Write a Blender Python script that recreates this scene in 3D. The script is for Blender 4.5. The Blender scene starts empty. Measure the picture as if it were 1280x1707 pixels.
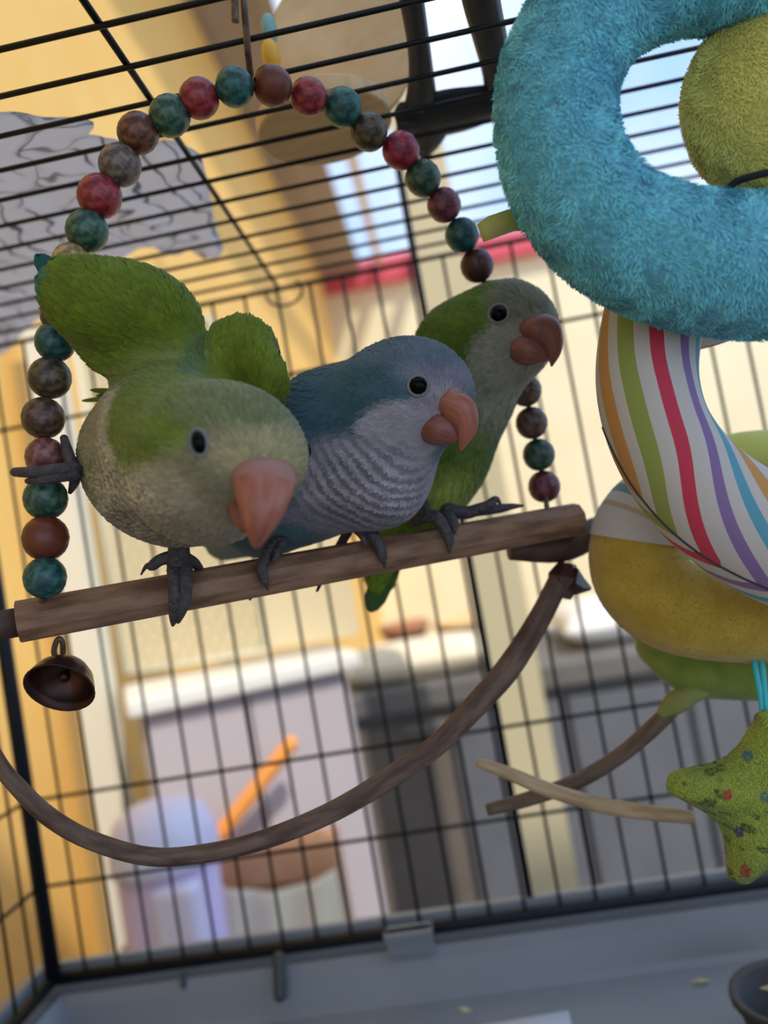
import bpy, bmesh, math, random
import numpy as np
from mathutils import Vector, Matrix

random.seed(4); RNG = np.random.default_rng(7)
scene = bpy.context.scene
COL = scene.collection

# ---------------------------------------------------------------- camera
FPX, CX, CY = 1312.0, 640.0, 853.5
CAM = np.array([0.0, 0.0, 1.10])
_p, _r, _y = [math.radians(a) for a in (3.03, 9.93, 4.42)]
F_ = np.array([-math.sin(_y) * math.cos(_p), math.cos(_y) * math.cos(_p), math.sin(_p)])
_r0 = np.array([math.cos(_y), math.sin(_y), 0.0]); _u0 = np.cross(_r0, F_)
R_ = math.cos(_r) * _r0 - math.sin(_r) * _u0
U_ = math.sin(_r) * _r0 + math.cos(_r) * _u0
cd = bpy.data.cameras.new('camera'); cam = bpy.data.objects.new('camera', cd); COL.objects.link(cam)
cd.sensor_fit = 'VERTICAL'; cd.sensor_height = 24.0; cd.sensor_width = 18.0
cd.lens = 24.0 * FPX / 1707.0
cd.clip_start = 0.01; cd.clip_end = 200
cd.dof.use_dof = True; cd.dof.focus_distance = 0.240; cd.dof.aperture_fstop = cd.lens / 4.3
cam.matrix_world = Matrix([[R_[i], U_[i], -F_[i], CAM[i]] for i in range(3)] + [[0, 0, 0, 1]])
scene.camera = cam

# ---------------------------------------------------------------- world, sun, exposure
scene.view_settings.view_transform = 'Standard'; scene.view_settings.look = 'None'
scene.view_settings.exposure = 0.70; scene.view_settings.gamma = 1.0
scene.view_settings.use_curve_mapping = False
w = bpy.data.worlds.new('sky'); scene.world = w; w.use_nodes = True
nt = w.node_tree; nt.nodes.clear()
out = nt.nodes.new('ShaderNodeOutputWorld'); bg = nt.nodes.new('ShaderNodeBackground')
tc = nt.nodes.new('ShaderNodeTexCoord'); nz = nt.nodes.new('ShaderNodeTexNoise'); rp = nt.nodes.new('ShaderNodeValToRGB')
nz.inputs['Scale'].default_value = 3.0; nz.inputs['Detail'].default_value = 5
rp.color_ramp.elements[0].position = 0.40; rp.color_ramp.elements[0].color = (0.31, 0.49, 0.80, 1)
rp.color_ramp.elements[1].position = 0.72; rp.color_ramp.elements[1].color = (0.74, 0.79, 0.86, 1)
nt.links.new(tc.outputs['Generated'], nz.inputs['Vector']); nt.links.new(nz.outputs['Fac'], rp.inputs['Fac'])
nt.links.new(rp.outputs['Color'], bg.inputs['Color']); nt.links.new(bg.outputs['Background'], out.inputs['Surface'])
bg.inputs['Strength'].default_value = 1.0
sd = bpy.data.lights.new('sun', 'SUN'); sun = bpy.data.objects.new('sun', sd); COL.objects.link(sun)
sd.energy = 1.9; sd.angle = math.radians(1.0); sd.color = (1.0, 0.93, 0.82)
_to = Vector((math.sin(math.radians(35)) * math.cos(math.radians(50)), -math.cos(math.radians(35)) * math.cos(math.radians(50)), math.sin(math.radians(50))))
sun.rotation_euler = _to.to_track_quat('Z', 'Y').to_euler(); sun.location = (2, -3, 5)

# ---------------------------------------------------------------- helpers
def q3(px, py, d):
    """camera-frame coordinates (right, up, depth) of a photo point at a depth in metres"""
    return np.array([(px - CX) * d / FPX, -(py - CY) * d / FPX, d])
def wq(q):
    q = np.asarray(q, float)
    return CAM + q[..., 0:1] * R_ + q[..., 1:2] * U_ + q[..., 2:3] * F_
def P(px, py, d): return wq(q3(px, py, d))
def ray(px, py): return (px - CX) / FPX * R_ - (py - CY) / FPX * U_ + F_
def onY(px, py, Y): d = ray(px, py); return CAM + d * Y / d[1]
def onZ(px, py, z): d = ray(px, py); return CAM + d * (z - CAM[2]) / d[2]
def pxm(n, d): return n * d / FPX

def lin(r, g, b):
    o = []
    for c in (r, g, b):
        c /= 255.0
        o.append(c / 12.92 if c <= 0.04045 else ((c + 0.055) / 1.055) ** 2.4)
    return tuple(o)

def mat(name, col=(0.5, 0.5, 0.5), rough=0.6, col2=None, nscale=30, stretch=None, uv=False, bump=0.0, bscale=200,
        metal=0.0, spec=0.5, attr=False, sheen=0.0, transl=0.0, ndetail=4, nlo=0.35, nhi=0.65, coat=0.0, sss=0.0):
    m = bpy.data.materials.new(name); m.use_nodes = True
    t = m.node_tree; n = t.nodes; l = t.links
    b = n['Principled BSDF']; b.inputs['Roughness'].default_value = rough; b.inputs['Metallic'].default_value = metal
    b.inputs['Specular IOR Level'].default_value = spec
    b.inputs['Sheen Weight'].default_value = sheen; b.inputs['Coat Weight'].default_value = coat
    if sss: b.inputs['Subsurface Weight'].default_value = sss; b.inputs['Subsurface Radius'].default_value = (0.004, 0.002, 0.001)
    c = n.new('ShaderNodeTexCoord'); mp = n.new('ShaderNodeMapping'); l.new(c.outputs['UV' if uv else 'Object'], mp.inputs['Vector'])
    if stretch: mp.inputs['Scale'].default_value = stretch
    src = None
    if attr:
        a = n.new('ShaderNodeAttribute'); a.attribute_name = 'Col'; src = a.outputs['Color']
    elif col2 is not None:
        z = n.new('ShaderNodeTexNoise'); z.inputs['Scale'].default_value = nscale; z.inputs['Detail'].default_value = ndetail
        l.new(mp.outputs['Vector'], z.inputs['Vector'])
        r = n.new('ShaderNodeValToRGB'); r.color_ramp.elements[0].position = nlo; r.color_ramp.elements[1].position = nhi
        r.color_ramp.elements[0].color = (*col, 1); r.color_ramp.elements[1].color = (*col2, 1)
        l.new(z.outputs['Fac'], r.inputs['Fac']); src = r.outputs['Color']
    if src is not None: l.new(src, b.inputs['Base Color'])
    else: b.inputs['Base Color'].default_value = (*col, 1)
    if bump:
        z2 = n.new('ShaderNodeTexNoise'); z2.inputs['Scale'].default_value = bscale; z2.inputs['Detail'].default_value = 3
        l.new(mp.outputs['Vector'], z2.inputs['Vector'])
        bp = n.new('ShaderNodeBump'); bp.inputs['Strength'].default_value = bump; bp.inputs['Distance'].default_value = 0.001
        l.new(z2.outputs['Fac'], bp.inputs['Height']); l.new(bp.outputs['Normal'], b.inputs['Normal'])
    if transl:
        tr = n.new('ShaderNodeBsdfTranslucent'); mx = n.new('ShaderNodeMixShader'); mx.inputs['Fac'].default_value = transl
        if src is not None: l.new(src, tr.inputs['Color'])
        else: tr.inputs['Color'].default_value = (*col, 1)
        l.new(b.outputs['BSDF'], mx.inputs[1]); l.new(tr.outputs['BSDF'], mx.inputs[2])
        l.new(mx.outputs['Shader'], n['Material Output'].inputs['Surface'])
    return m

class MB:
    """collects geometry in world space and links it as one mesh object"""
    def __init__(s): s.v = []; s.f = []; s.uv = []; s.n = 0
    def add(s, V, Fc, UV=None):
        V = np.asarray(V, float); s.v.append(V)
        s.f += [tuple(int(i) + s.n for i in f) for f in Fc]
        s.uv.append(np.zeros((len(V), 2)) if UV is None else np.asarray(UV, float)); s.n += len(V); return s
    def box(s, c, half, rz=0.0, M=None):
        V = np.array([[x, y, z] for x in (-1, 1) for y in (-1, 1) for z in (-1, 1)], float) * np.asarray(half)
        if rz: cs, sn = math.cos(rz), math.sin(rz); V = V @ np.array([[cs, sn, 0], [-sn, cs, 0], [0, 0, 1]])
        if M is not None: V = V @ np.asarray(M).T
        return s.add(V + np.asarray(c), [(0, 1, 3, 2), (4, 6, 7, 5), (0, 4, 5, 1), (2, 3, 7, 6), (0, 2, 6, 4), (1, 5, 7, 3)])
    def sweep(s, pts, rad, n=12, rad2=None, side=None, caps=True, rnd=False, sub=0):
        pts = np.asarray(pts, float); m = len(pts)
        rad = np.full(m, rad, float) if np.isscalar(rad) else np.asarray(rad, float)
        rad2 = rad if rad2 is None else (np.full(m, rad2, float) if np.isscalar(rad2) else np.asarray(rad2, float))
        if sub: pts, rad, rad2 = spl(pts, sub), spl(rad[:, None], sub)[:, 0], spl(rad2[:, None], sub)[:, 0]; m = len(pts)
        if rnd:   # rounded ends
            t0 = pts[0] - pts[1]; t0 /= np.linalg.norm(t0); t1 = pts[-1] - pts[-2]; t1 /= np.linalg.norm(t1)
            a = np.array([0.0, 0.35, 0.65, 0.87, 0.98])
            pre = [(pts[0] + t0 * rad[0] * x, math.sqrt(max(0, 1 - x * x))) for x in a[:0:-1]]
            post = [(pts[-1] + t1 * rad[-1] * x, math.sqrt(max(0, 1 - x * x))) for x in a[1:]]
            r0, r1, s0, s1 = rad[0], rad[-1], rad2[0], rad2[-1]
            pts = np.array([p for p, _ in pre] + list(pts) + [p for p, _ in post])
            rad = np.array([k * r0 for _, k in pre] + list(rad) + [k * r1 for _, k in post])
            rad2 = np.array([k * s0 for _, k in pre] + list(rad2) + [k * s1 for _, k in post]); m = len(pts)
        T = np.gradient(pts, axis=0); T /= np.linalg.norm(T, axis=1)[:, None] + 1e-12
        A = np.array(side if side is not None else (F_ if abs(T[0] @ F_) < 0.9 else U_), float)
        V = []; UVs = []; L = np.concatenate([[0], np.cumsum(np.linalg.norm(np.diff(pts, axis=0), axis=1))])
        for i in range(m):
            A = A - T[i] * (A @ T[i]); A /= np.linalg.norm(A) + 1e-12
            B = np.cross(T[i], A)
            for k in range(n):
                an = 2 * math.pi * k / n
                V.append(pts[i] + A * rad[i] * math.cos(an) + B * rad2[i] * math.sin(an)); UVs.append((L[i], k / n))
        Fc = [(i * n + k, i * n + (k + 1) % n, (i + 1) * n + (k + 1) % n, (i + 1) * n + k) for i in range(m - 1) for k in range(n)]
        if caps: Fc += [tuple(range(n - 1, -1, -1)), tuple((m - 1) * n + k for k in range(n))]
        return s.add(V, Fc, UVs)
    def ball(s, c, r, nu=20, nv=12, M=None):
        r = np.broadcast_to(np.asarray(r, float), (3,)); V = [(0, 0, 1)]; Fc = []
        for j in range(1, nv):
            th = math.pi * j / nv
            for i in range(nu):
                ph = 2 * math.pi * i / nu; V.append((math.sin(th) * math.cos(ph), math.sin(th) * math.sin(ph), math.cos(th)))
        V.append((0, 0, -1)); e = len(V) - 1
        for i in range(nu):
            Fc.append((0, 1 + i, 1 + (i + 1) % nu)); Fc.append((e, 1 + (nv - 2) * nu + (i + 1) % nu, 1 + (nv - 2) * nu + i))
            for j in range(nv - 2):
                a, b = 1 + j * nu + i, 1 + j * nu + (i + 1) % nu; Fc.append((a, a + nu, b + nu, b))
        V = np.array(V) * r
        if M is not None: V = V @ np.asarray(M).T
        return s.add(V + np.asarray(c), Fc)
    def build(s, name, m, parent=None, smooth=True, origin=None):
        V = np.concatenate(s.v); o = np.asarray(V.mean(0) if origin is None else origin)
        me = bpy.data.meshes.new(name); me.from_pydata((V - o).tolist(), [], s.f)
        uv = np.concatenate(s.uv); lay = me.uv_layers.new(name='UVMap')
        li = np.zeros(len(me.loops), np.int32); me.loops.foreach_get('vertex_index', li)
        lu = uv[li]
        if len(me.polygons):
            st_ = np.zeros(len(me.polygons), np.int32); me.polygons.foreach_get('loop_start', st_); tt_ = np.zeros(len(me.polygons), np.int32); me.polygons.foreach_get('loop_total', tt_)
            mx = np.maximum.reduceat(lu[:, 1], st_); mn = np.minimum.reduceat(lu[:, 1], st_)
            wrap = np.repeat((mx - mn > 0.5) & (tt_ == 4), tt_) & (lu[:, 1] < np.repeat((mx + mn) / 2, tt_)); lu[wrap, 1] += 1.0
        lay.data.foreach_set('uv', lu.ravel())
        me.materials.append(m); me.polygons.foreach_set('use_smooth', [smooth] * len(me.polygons)); me.update()
        bm = bmesh.new(); bm.from_mesh(me); bmesh.ops.recalc_face_normals(bm, faces=bm.faces[:]); bm.to_mesh(me); bm.free()
        ob = bpy.data.objects.new(name, me); COL.objects.link(ob); ob.location = o
        if parent is not None: attach(ob, parent)
        return ob

def attach(ob, parent):
    ob.parent = parent
    ob.location = Vector(ob.location) - world_loc(parent)
def world_loc(o):
    v = Vector(o.location)
    while o.parent: o = o.parent; v += Vector(o.location)
    return v
def spl(p, sub):
    """Catmull-Rom through the points, sub steps per span"""
    p = np.asarray(p, float); n = len(p); o = []
    for i in range(n - 1):
        p0, p1, p2, p3 = p[max(i - 1, 0)], p[i], p[i + 1], p[min(i + 2, n - 1)]
        for k in range(sub):
            t = k / sub
            o.append(0.5 * (2 * p1 + (p2 - p0) * t + (2 * p0 - 5 * p1 + 4 * p2 - p3) * t * t + (3 * p1 - p0 - 3 * p2 + p3) * t ** 3))
    o.append(p[-1]); return np.array(o)
def empty(name, loc, label, cat, group=None):
    o = bpy.data.objects.new(name, None); COL.objects.link(o); o.location = Vector(loc); o.empty_display_size = 0.02
    tag(o, label, cat, group); return o
def tag(o, label, cat, group=None, kind=None):
    o['label'] = label; o['category'] = cat
    if group: o['group'] = group
    if kind: o['kind'] = kind
    return o
def struct(o, label=None):
    o['kind'] = 'structure'
    if label: o['label'] = label
    return o
def copy_of(o, loc=None, parent=None, material=None, rot=None):
    c = o.copy(); COL.objects.link(c); c.parent = None
    if loc is not None: c.location = Vector(loc)
    if rot is not None: c.rotation_euler = rot
    if material is not None: c.material_slots[0].link = 'OBJECT'; c.material_slots[0].material = material
    if parent is not None: attach(c, parent)
    return c
def pts(*a): return [P(*x) for x in a]

def raw_mesh(name, V, Fc, m, parent=None, col=None, normals=None, smooth=True):
    """fast mesh from numpy arrays: faces an (n,k) int array"""
    V = np.asarray(V, np.float32); o = V.mean(0); me = bpy.data.meshes.new(name)
    Fs = [np.asarray(f) for f in (Fc if isinstance(Fc, list) else [Fc])]
    me.vertices.add(len(V)); me.vertices.foreach_set('co', (V - o).ravel())
    nl = sum(f.size for f in Fs); npoly = sum(len(f) for f in Fs)
    me.loops.add(nl); me.polygons.add(npoly)
    me.loops.foreach_set('vertex_index', np.concatenate([f.ravel() for f in Fs]).astype(np.int32))
    tot = np.concatenate([np.full(len(f), f.shape[1]) for f in Fs]); st = np.concatenate([[0], np.cumsum(tot)[:-1]])
    me.polygons.foreach_set('loop_start', st.astype(np.int32))
    me.polygons.foreach_set('use_smooth', np.full(npoly, smooth))
    me.update(calc_edges=True); me.validate()
    if col is not None:
        a = me.color_attributes.new('Col', 'FLOAT_COLOR', 'POINT')
        a.data.foreach_set('color', np.concatenate([np.clip(col, 0, 1), np.ones((len(V), 1))], 1).astype(np.float32).ravel())
    if normals is not None: me.normals_split_custom_set_from_vertices(np.asarray(normals, np.float32).tolist())
    me.materials.append(m)
    ob = bpy.data.objects.new(name, me); COL.objects.link(ob); ob.location = Vector(o.tolist())
    if parent is not None: attach(ob, parent)
    return ob

def noise3(p, s, seed=0):
    """cheap smooth pseudo noise in [-1,1]"""
    r = np.random.default_rng(seed); o = np.zeros(len(p))
    for _ in range(6):
        k = r.normal(size=3) * s; o += np.sin(p @ k + r.uniform(0, 6.28))
    return o / 3.0

def fuzz(name, V, Fc, n, length, width, m, parent, colfn, flowfn, lift=0.9, jitter=0.5, segs=2, nblend=0.5, rootcol=1.0, tipcol=1.0):
    """many small strands or feathers standing on a mesh, joined into one mesh"""
    V = np.asarray(V, float); Q = np.asarray(Fc)
    Tt = np.concatenate([Q[:, [0, 1, 2]], Q[:, [0, 2, 3]]]) if Q.shape[1] == 4 else Q
    a, b, c = V[Tt[:, 0]], V[Tt[:, 1]], V[Tt[:, 2]]
    N = np.cross(b - a, c - a); ar = np.linalg.norm(N, axis=1); ok = ar > 1e-14
    a, b, c, N, ar = a[ok], b[ok], c[ok], N[ok], ar[ok]
    vn = N / ar[:, None]
    # orient normals outward by smooth vertex normals
    pick = RNG.choice(len(ar), n, p=ar / ar.sum()); u = RNG.random((n, 2)); fl = u.sum(1) > 1; u[fl] = 1 - u[fl]
    p = a[pick] + u[:, :1] * (b - a)[pick] + u[:, 1:] * (c - a)[pick]; nn = vn[pick]
    fl = flowfn(p) if callable(flowfn) else np.broadcast_to(flowfn, p.shape)
    fl = fl + jitter * RNG.normal(size=p.shape) * 0.5
    fl = fl - nn * (fl * nn).sum(1)[:, None]; fl /= np.linalg.norm(fl, axis=1)[:, None] + 1e-9
    L = (length(p) if callable(length) else np.full(n, length)) * RNG.uniform(0.7, 1.25, n)
    W = (width(p) if callable(width) else np.full(n, width)) * RNG.uniform(0.8, 1.2, n)
    d = fl + nn * lift * RNG.uniform(0.6, 1.4, n)[:, None]; d /= np.linalg.norm(d, axis=1)[:, None]
    sd_ = np.cross(d, nn); sd_ /= np.linalg.norm(sd_, axis=1)[:, None] + 1e-9
    col = colfn(p + fl * (L * 0.45)[:, None])
    base = p - nn * (0.00005 if lift < 0.4 else 0.0003)
    mid = base + d * (L * 0.55)[:, None]
    tip = base + (d * 0.75 + fl * 0.25) * L[:, None]
    VV = np.stack([base - sd_ * (W * 0.3)[:, None], base + sd_ * (W * 0.3)[:, None], mid + sd_ * (W * 0.5)[:, None],
                   mid - sd_ * (W * 0.5)[:, None], tip], 1).reshape(-1, 3)
    i = np.arange(n)[:, None] * 5
    quad = i + np.array([[0, 1, 2, 3]]); tri = i + np.array([[3, 2, 4]])
    fn = np.cross(sd_, d); fn *= np.sign((fn * nn).sum(1))[:, None]
    nm = nn * (1 - nblend) + fn * nblend; nm /= np.linalg.norm(nm, axis=1)[:, None]
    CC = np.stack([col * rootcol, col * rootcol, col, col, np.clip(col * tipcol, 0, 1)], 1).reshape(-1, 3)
    ob = raw_mesh(name, VV, [quad, tri], m, parent, CC, np.repeat(nm, 5, 0))
    ob['kind'] = 'stuff'; return ob

# ================================================================ materials
M = {}
M['wire'] = mat('black_wire', lin(14, 17, 18), 0.45, spec=0.3)
M['post'] = mat('black_post', lin(16, 20, 28), 0.5, spec=0.3)
M['tray'] = mat('grey_plastic', lin(122, 128, 135), 0.4, col2=lin(130, 136, 143), nscale=12)
M['trayd'] = mat('dark_grey_plastic', lin(62, 66, 68), 0.5)
M['perch'] = mat('perch_wood', lin(112, 80, 60), 0.65, col2=lin(156, 120, 92), nscale=1.0, stretch=(60, 9, 1), uv=True, bump=0.3, bscale=2)
M['bark'] = mat('vine_bark', lin(78, 56, 45), 0.7, col2=lin(120, 96, 80), nscale=1.0, stretch=(70, 6, 1), uv=True, bump=0.5, bscale=3)
M['darkwood'] = mat('dark_wood', lin(70, 46, 38), 0.6, col2=lin(92, 66, 54), nscale=90)
M['paletwig'] = mat('pale_twig', lin(168, 140, 104), 0.7, col2=lin(200, 176, 140), nscale=1, stretch=(60, 6, 1), uv=True)
M['browntwig'] = mat('brown_twig', lin(92, 78, 66), 0.75, col2=lin(120, 100, 84), nscale=1, stretch=(60, 6, 1), uv=True)
M['maroonwood'] = mat('maroon_wood', lin(66, 30, 30), 0.4, coat=0.3)
M['hook'] = mat('rusty_wire', lin(84, 66, 56), 0.45, col2=lin(130, 110, 96), nscale=300, metal=0.4)
M['bell'] = mat('bell_metal', lin(86, 54, 46), 0.32, col2=lin(58, 38, 34), nscale=120, metal=0.75)
M['beak'] = mat('beak_horn', lin(150, 84, 66), 0.4, col2=lin(172, 108, 90), nscale=1.0, stretch=(120, 14, 1), uv=True, coat=0.1, sss=0.1, bump=0.2, bscale=2)
M['beakd'] = mat('beak_horn_dark', lin(124, 68, 60), 0.42, col2=lin(142, 86, 74), nscale=1.0, stretch=(120, 14, 1), uv=True, coat=0.1, sss=0.1, bump=0.2, bscale=2)
M['cere'] = mat('cere_skin', lin(160, 114, 104), 0.5, bump=0.3, bscale=1500)
M['foot'] = mat('foot_skin', lin(58, 53, 57), 0.6, col2=lin(84, 77, 80), nscale=500, bump=0.8, bscale=900)
M['eye'] = mat('eye_black', lin(5, 5, 6), 0.06, spec=0.10)
M['lid'] = mat('eyelid_skin', lin(122, 120, 120), 0.7, bump=0.3, bscale=2000)
M['feather'] = mat('plumage', attr=True, rough=0.75, spec=0.25, sheen=0.15)
M['fur'] = mat('plush_pile', attr=True, rough=0.9, spec=0.1, sheen=0.4, transl=0.28)
# ================================================================ setting
H0, D0 = CAM[2] + 0.1663, 0.4567
XL, XR = -0.2756, 0.3044
ground = MB().box((1.5, 2.0, -0.05), (5.5, 6.5, 0.05)).build('floor', mat('paving', lin(120, 114, 108), 0.8, col2=lin(150, 144, 134), nscale=3), smooth=False); struct(ground)
m_yel = mat('yellow_render', lin(244, 192, 104), 0.85, col2=lin(246, 200, 116), nscale=6)
wl = MB().box((-0.68, 2.2, 1.6), (0.08, 3.6, 1.6)).build('wall_left', m_yel, smooth=False); struct(wl)
m_cream = mat('cream_render', lin(244, 232, 196), 0.85, col2=lin(238, 224, 186), nscale=3)
wb = MB().box((2.1, 5.9, 1.6), (2.75, 0.1, 1.6)).build('wall_back', m_cream, smooth=False); struct(wb)
fas = MB().box((2.1, 5.76, 3.17), (2.75, 0.06, 0.09)).build('trim_1', mat('red_fascia', lin(214, 82, 96), 0.6), smooth=False); struct(fas)
sof = MB().box((-0.45, 3.1, 3.22), (0.15, 2.7, 0.02)).build('trim_2', mat('brown_soffit', lin(168, 152, 138), 0.8, col2=lin(150, 134, 122), nscale=1, stretch=(20, 0.4, 1)), smooth=False); struct(sof)
m_beam = mat('pale_beam', lin(226, 206, 182), 0.7)
for k, x in enumerate((-0.16, 0.12)):
    b = MB().box((x, 3.6, 3.26), (0.025, 2.2, 0.06)).build('trim_%d' % (3 + k), m_beam, smooth=False); struct(b)
roof = MB().box((1.4, -2.3, 3.3), (2.0, 1.5, 0.04)).build('sun_shade_slab', mat('sun_shade_cream', lin(220, 205, 180), 0.8), smooth=False); struct(roof)  # unseen overhead slab, added to keep direct sun off the cage
# ================================================================ birdcage
cage = empty('birdcage', (0.0144, 0.25, CAM[2] - 0.275), 'black wire birdcage with a grey plastic tray, the three parrots inside it', 'birdcage')
def rod(a, b, r, n=8): return MB().sweep([a, b], r, n=n)
WR = 0.00095
# roof
fr = MB(); Y0 = D0 - 21 * 0.02
fr.sweep([(XL, Y0, H0), (XL, D0, H0)], 0.0022, n=8); fr.sweep([(XR, Y0, H0), (XR, D0, H0)], 0.0022, n=8); fr.sweep([(XL, D0, H0), (XR, D0, H0)], 0.0014, n=8)
roofp = fr.build('roof_panel', M['wire'], cage)
w0 = rod((XL, 0, 0), (XR, 0, 0), WR).build('wire', M['wire']); w0.location = Vector((0.5 * (XL + XR), D0 - 0.02, H0)); attach(w0, roofp)
for k in range(2, 20): copy_of(w0, (0.5 * (XL + XR), D0 - 0.02 * k, H0), roofp)
for x in (-0.0748, 0.27): rod((x, Y0, H0 + 0.0019), (x, D0, H0 + 0.0019), 0.0012).build('crossbar', M['wire'], roofp)
lp = [P(464, 482, 0.4567) * 0 + np.array([-0.0748 + 0.004 + 0.011 * math.cos(a), D0 - 0.004, H0 - 0.004 + 0.008 * math.sin(a)]) for a in np.linspace(2.6, 7.0, 12)]
MB().sweep(lp, 0.0008, n=6).build('wire_loop', M['wire'], roofp)
# back
zb = CAM[2] - 0.2135
fr = MB(); fr.sweep([(XL, D0, zb), (XL, D0, H0)], 0.0046, n=10); fr.sweep([(XL, D0, zb), (XR, D0, zb)], 0.0035, n=8)
backp = fr.build('back_panel', M['post'], cage)
w1 = rod((0, 0, zb), (0, 0, H0), WR).build('wire', M['wire']); w1.location = Vector((XL + 0.02, D0, 0.5 * (zb + H0))); attach(w1, backp)
for k in range(2, 29): copy_of(w1, (XL + 0.02 * k, D0, 0.5 * (zb + H0)), backp)
for z in (0.115, -0.109, -0.160): rod((XL, D0 + 0.0019, CAM[2] + z), (XR, D0 + 0.0019, CAM[2] + z), 0.0011).build('crossbar', M['wire'], backp)
# left side
fr = MB(); fr.sweep([(XL, Y0, zb), (XL, D0, zb)], 0.0035, n=8)
sidep = fr.build('side_panel', M['wire'], cage)
for k in range(1, 18):
    copy_of(w1, (XL, D0 - 0.02 * k, 0.5 * (zb + H0)), sidep)
for z in (0.115, -0.109, -0.160): rod((XL - 0.0019, Y0, CAM[2] + z), (XL - 0.0019, D0, CAM[2] + z), 0.0011).build('crossbar', M['wire'], sidep)
rod((0.0085, D0 + 0.012, zb - 0.02), (0.0085, D0 + 0.012, H0 + 0.075), 0.0022, 8).build('support_post', M['post'], cage)
# tray : rim, inner wall, floor
def tray_profile():
    zt = zb - 0.006
    # (offset outwards from the wire plane, height) from outer rim over the top and down the inner wall to the floor
    return [(0.018, zt - 0.05), (0.018, zt + 0.008), (0.009, zt + 0.010), (0.006, zt - 0.002), (-0.004, zt - 0.004), (-0.0075, zt - 0.001), (-0.011, zt - 0.006),
            (-0.017, zt - 0.0205), (-0.021, zt - 0.0235), (-0.05, zt - 0.0245)]
prof = tray_profile(); tb = MB(); n = len(prof); V = []
for (o, z) in prof:
    V += [(XL - o, Y0 + 0.0, z), (XL - o, D0 + o, z), (XR + o, D0 + o, z), (XR + o, Y0, z)]
Fc = [(i * 4 + k, i * 4 + k + 1, (i + 1) * 4 + k + 1, (i + 1) * 4 + k) for i in range(n - 1) for k in range(3)]
Fc.append(tuple((n - 1) * 4 + k for k in range(4)))
tb.add(V, Fc); tray = tb.build('tray', M['tray'], cage, smooth=False)
sm = tray.modifiers.new('thick', 'SOLIDIFY'); sm.thickness = 0.002; sm.offset = 0
zt = zb - 0.006
cp = onY(683, 1563, D0 - 0.008); MB().box(cp + [0, 0, -0.001], (0.013, 0.004, 0.0065)).box(cp + [0, -0.003, 0.004], (0.0135, 0.004, 0.0015)).build('clip', M['tray'], tray, smooth=False)
sl = onY(465, 1625, D0 - 0.016); MB().sweep([sl + [0, 0.004, 0.007], sl + [0, 0.0, -0.001], sl + [0, -0.004, -0.009]], 0.0035, n=8, rnd=True).build('slot', M['trayd'], tray)
sl = onY(305, 1638, D0 - 0.010); MB().sweep([sl + [0, 0.002, 0.004], sl + [0, 0, -0.002]], 0.0016, n=8, rnd=True).build('slot', M['trayd'], tray)
zf = zt - 0.0235
# ================================================================ swing
def perch_d(x): return 1.0 / (4.27 + (x - 30.0) / 935.0 * (3.33 - 4.27))
PA, PB = P(30, 1037, perch_d(30)), P(962, 866, perch_d(962))
swing = empty('bird_swing', 0.5 * (PA + PB), 'wooden bird swing with a beaded arch and vine hoop, carrying three parrots', 'bird swing')
MB().sweep([PA + (PB - PA) * t for t in np.linspace(0, 1, 24)], 0.0064, n=9).build('perch', M['perch'], swing, smooth=False)
ax = (PB - PA) / np.linalg.norm(PB - PA)
MB().sweep([PA - ax * 0.03, PA + ax * 0.004], 0.0045, n=10).build('perch_core', M['darkwood'], swing)
MB().sweep(pts((850, 915, .302), (930, 912, .306), (985, 890, .312), (1030, 872, .318)), [.0045, .0062, .006, .0055], n=10, sub=4).build('perch_core', M['darkwood'], swing)
bl = [(391, 145, 64, 't'), (332, 164, 66, 'r'), (283, 193, 68, 'g'), (230, 222, 68, 'b'), (200, 275, 70, 'u'), (166, 327, 73, 'r'), (145, 385, 70, 'g'),
      (119, 437, 64, 'y'), (106, 482, 66, 'b'), (99, 526, 62, 'o'), (92, 570, 66, 't'), (83, 630, 70, 'o'), (72, 697, 70, 'w'), (76, 762, 66, 'p'), (76, 831, 72, 'g'), (76, 897, 76, 'c'), (75, 963, 70, 't')]
br = [(454, 143, 66, 'c'), (514, 161, 62, 'r'), (571, 179, 64, 't'), (615, 220, 62, 'o'), (668, 251, 62, 'k'), (705, 297, 60, 'h'), (740, 342, 57, 'm'), (770, 392, 57, 'q'),
      (795, 443, 56, 'd'), (818, 495, 55, 'g'), (840, 548, 55, 'b'), (858, 600, 54, 'g'), (876, 651, 54, 'w'), (886, 705, 54, 'w'), (898, 758, 54, 'h'), (907, 811, 54, 'm')]
BC = dict(t=((24, 84, 84), (50, 112, 104)), r=((150, 36, 48), (176, 62, 70)), g=((40, 84, 68), (78, 116, 94)), b=((98, 52, 34), (134, 84, 54)), u=((106, 92, 84), (134, 120, 108)),
          y=((176, 140, 80), (204, 174, 116)), o=((70, 58, 42), (104, 90, 64)), w=((86, 60, 48), (116, 88, 70)), p=((134, 74, 72), (160, 104, 98)), c=((140, 66, 36), (104, 46, 30)),
          k=((150, 30, 60), (170, 54, 78)), h=((44, 74, 58), (70, 104, 84)), m=((110, 44, 60), (132, 70, 80)), q=((20, 72, 76), (36, 94, 92)), d=((90, 42, 36), (66, 30, 28)))
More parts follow.
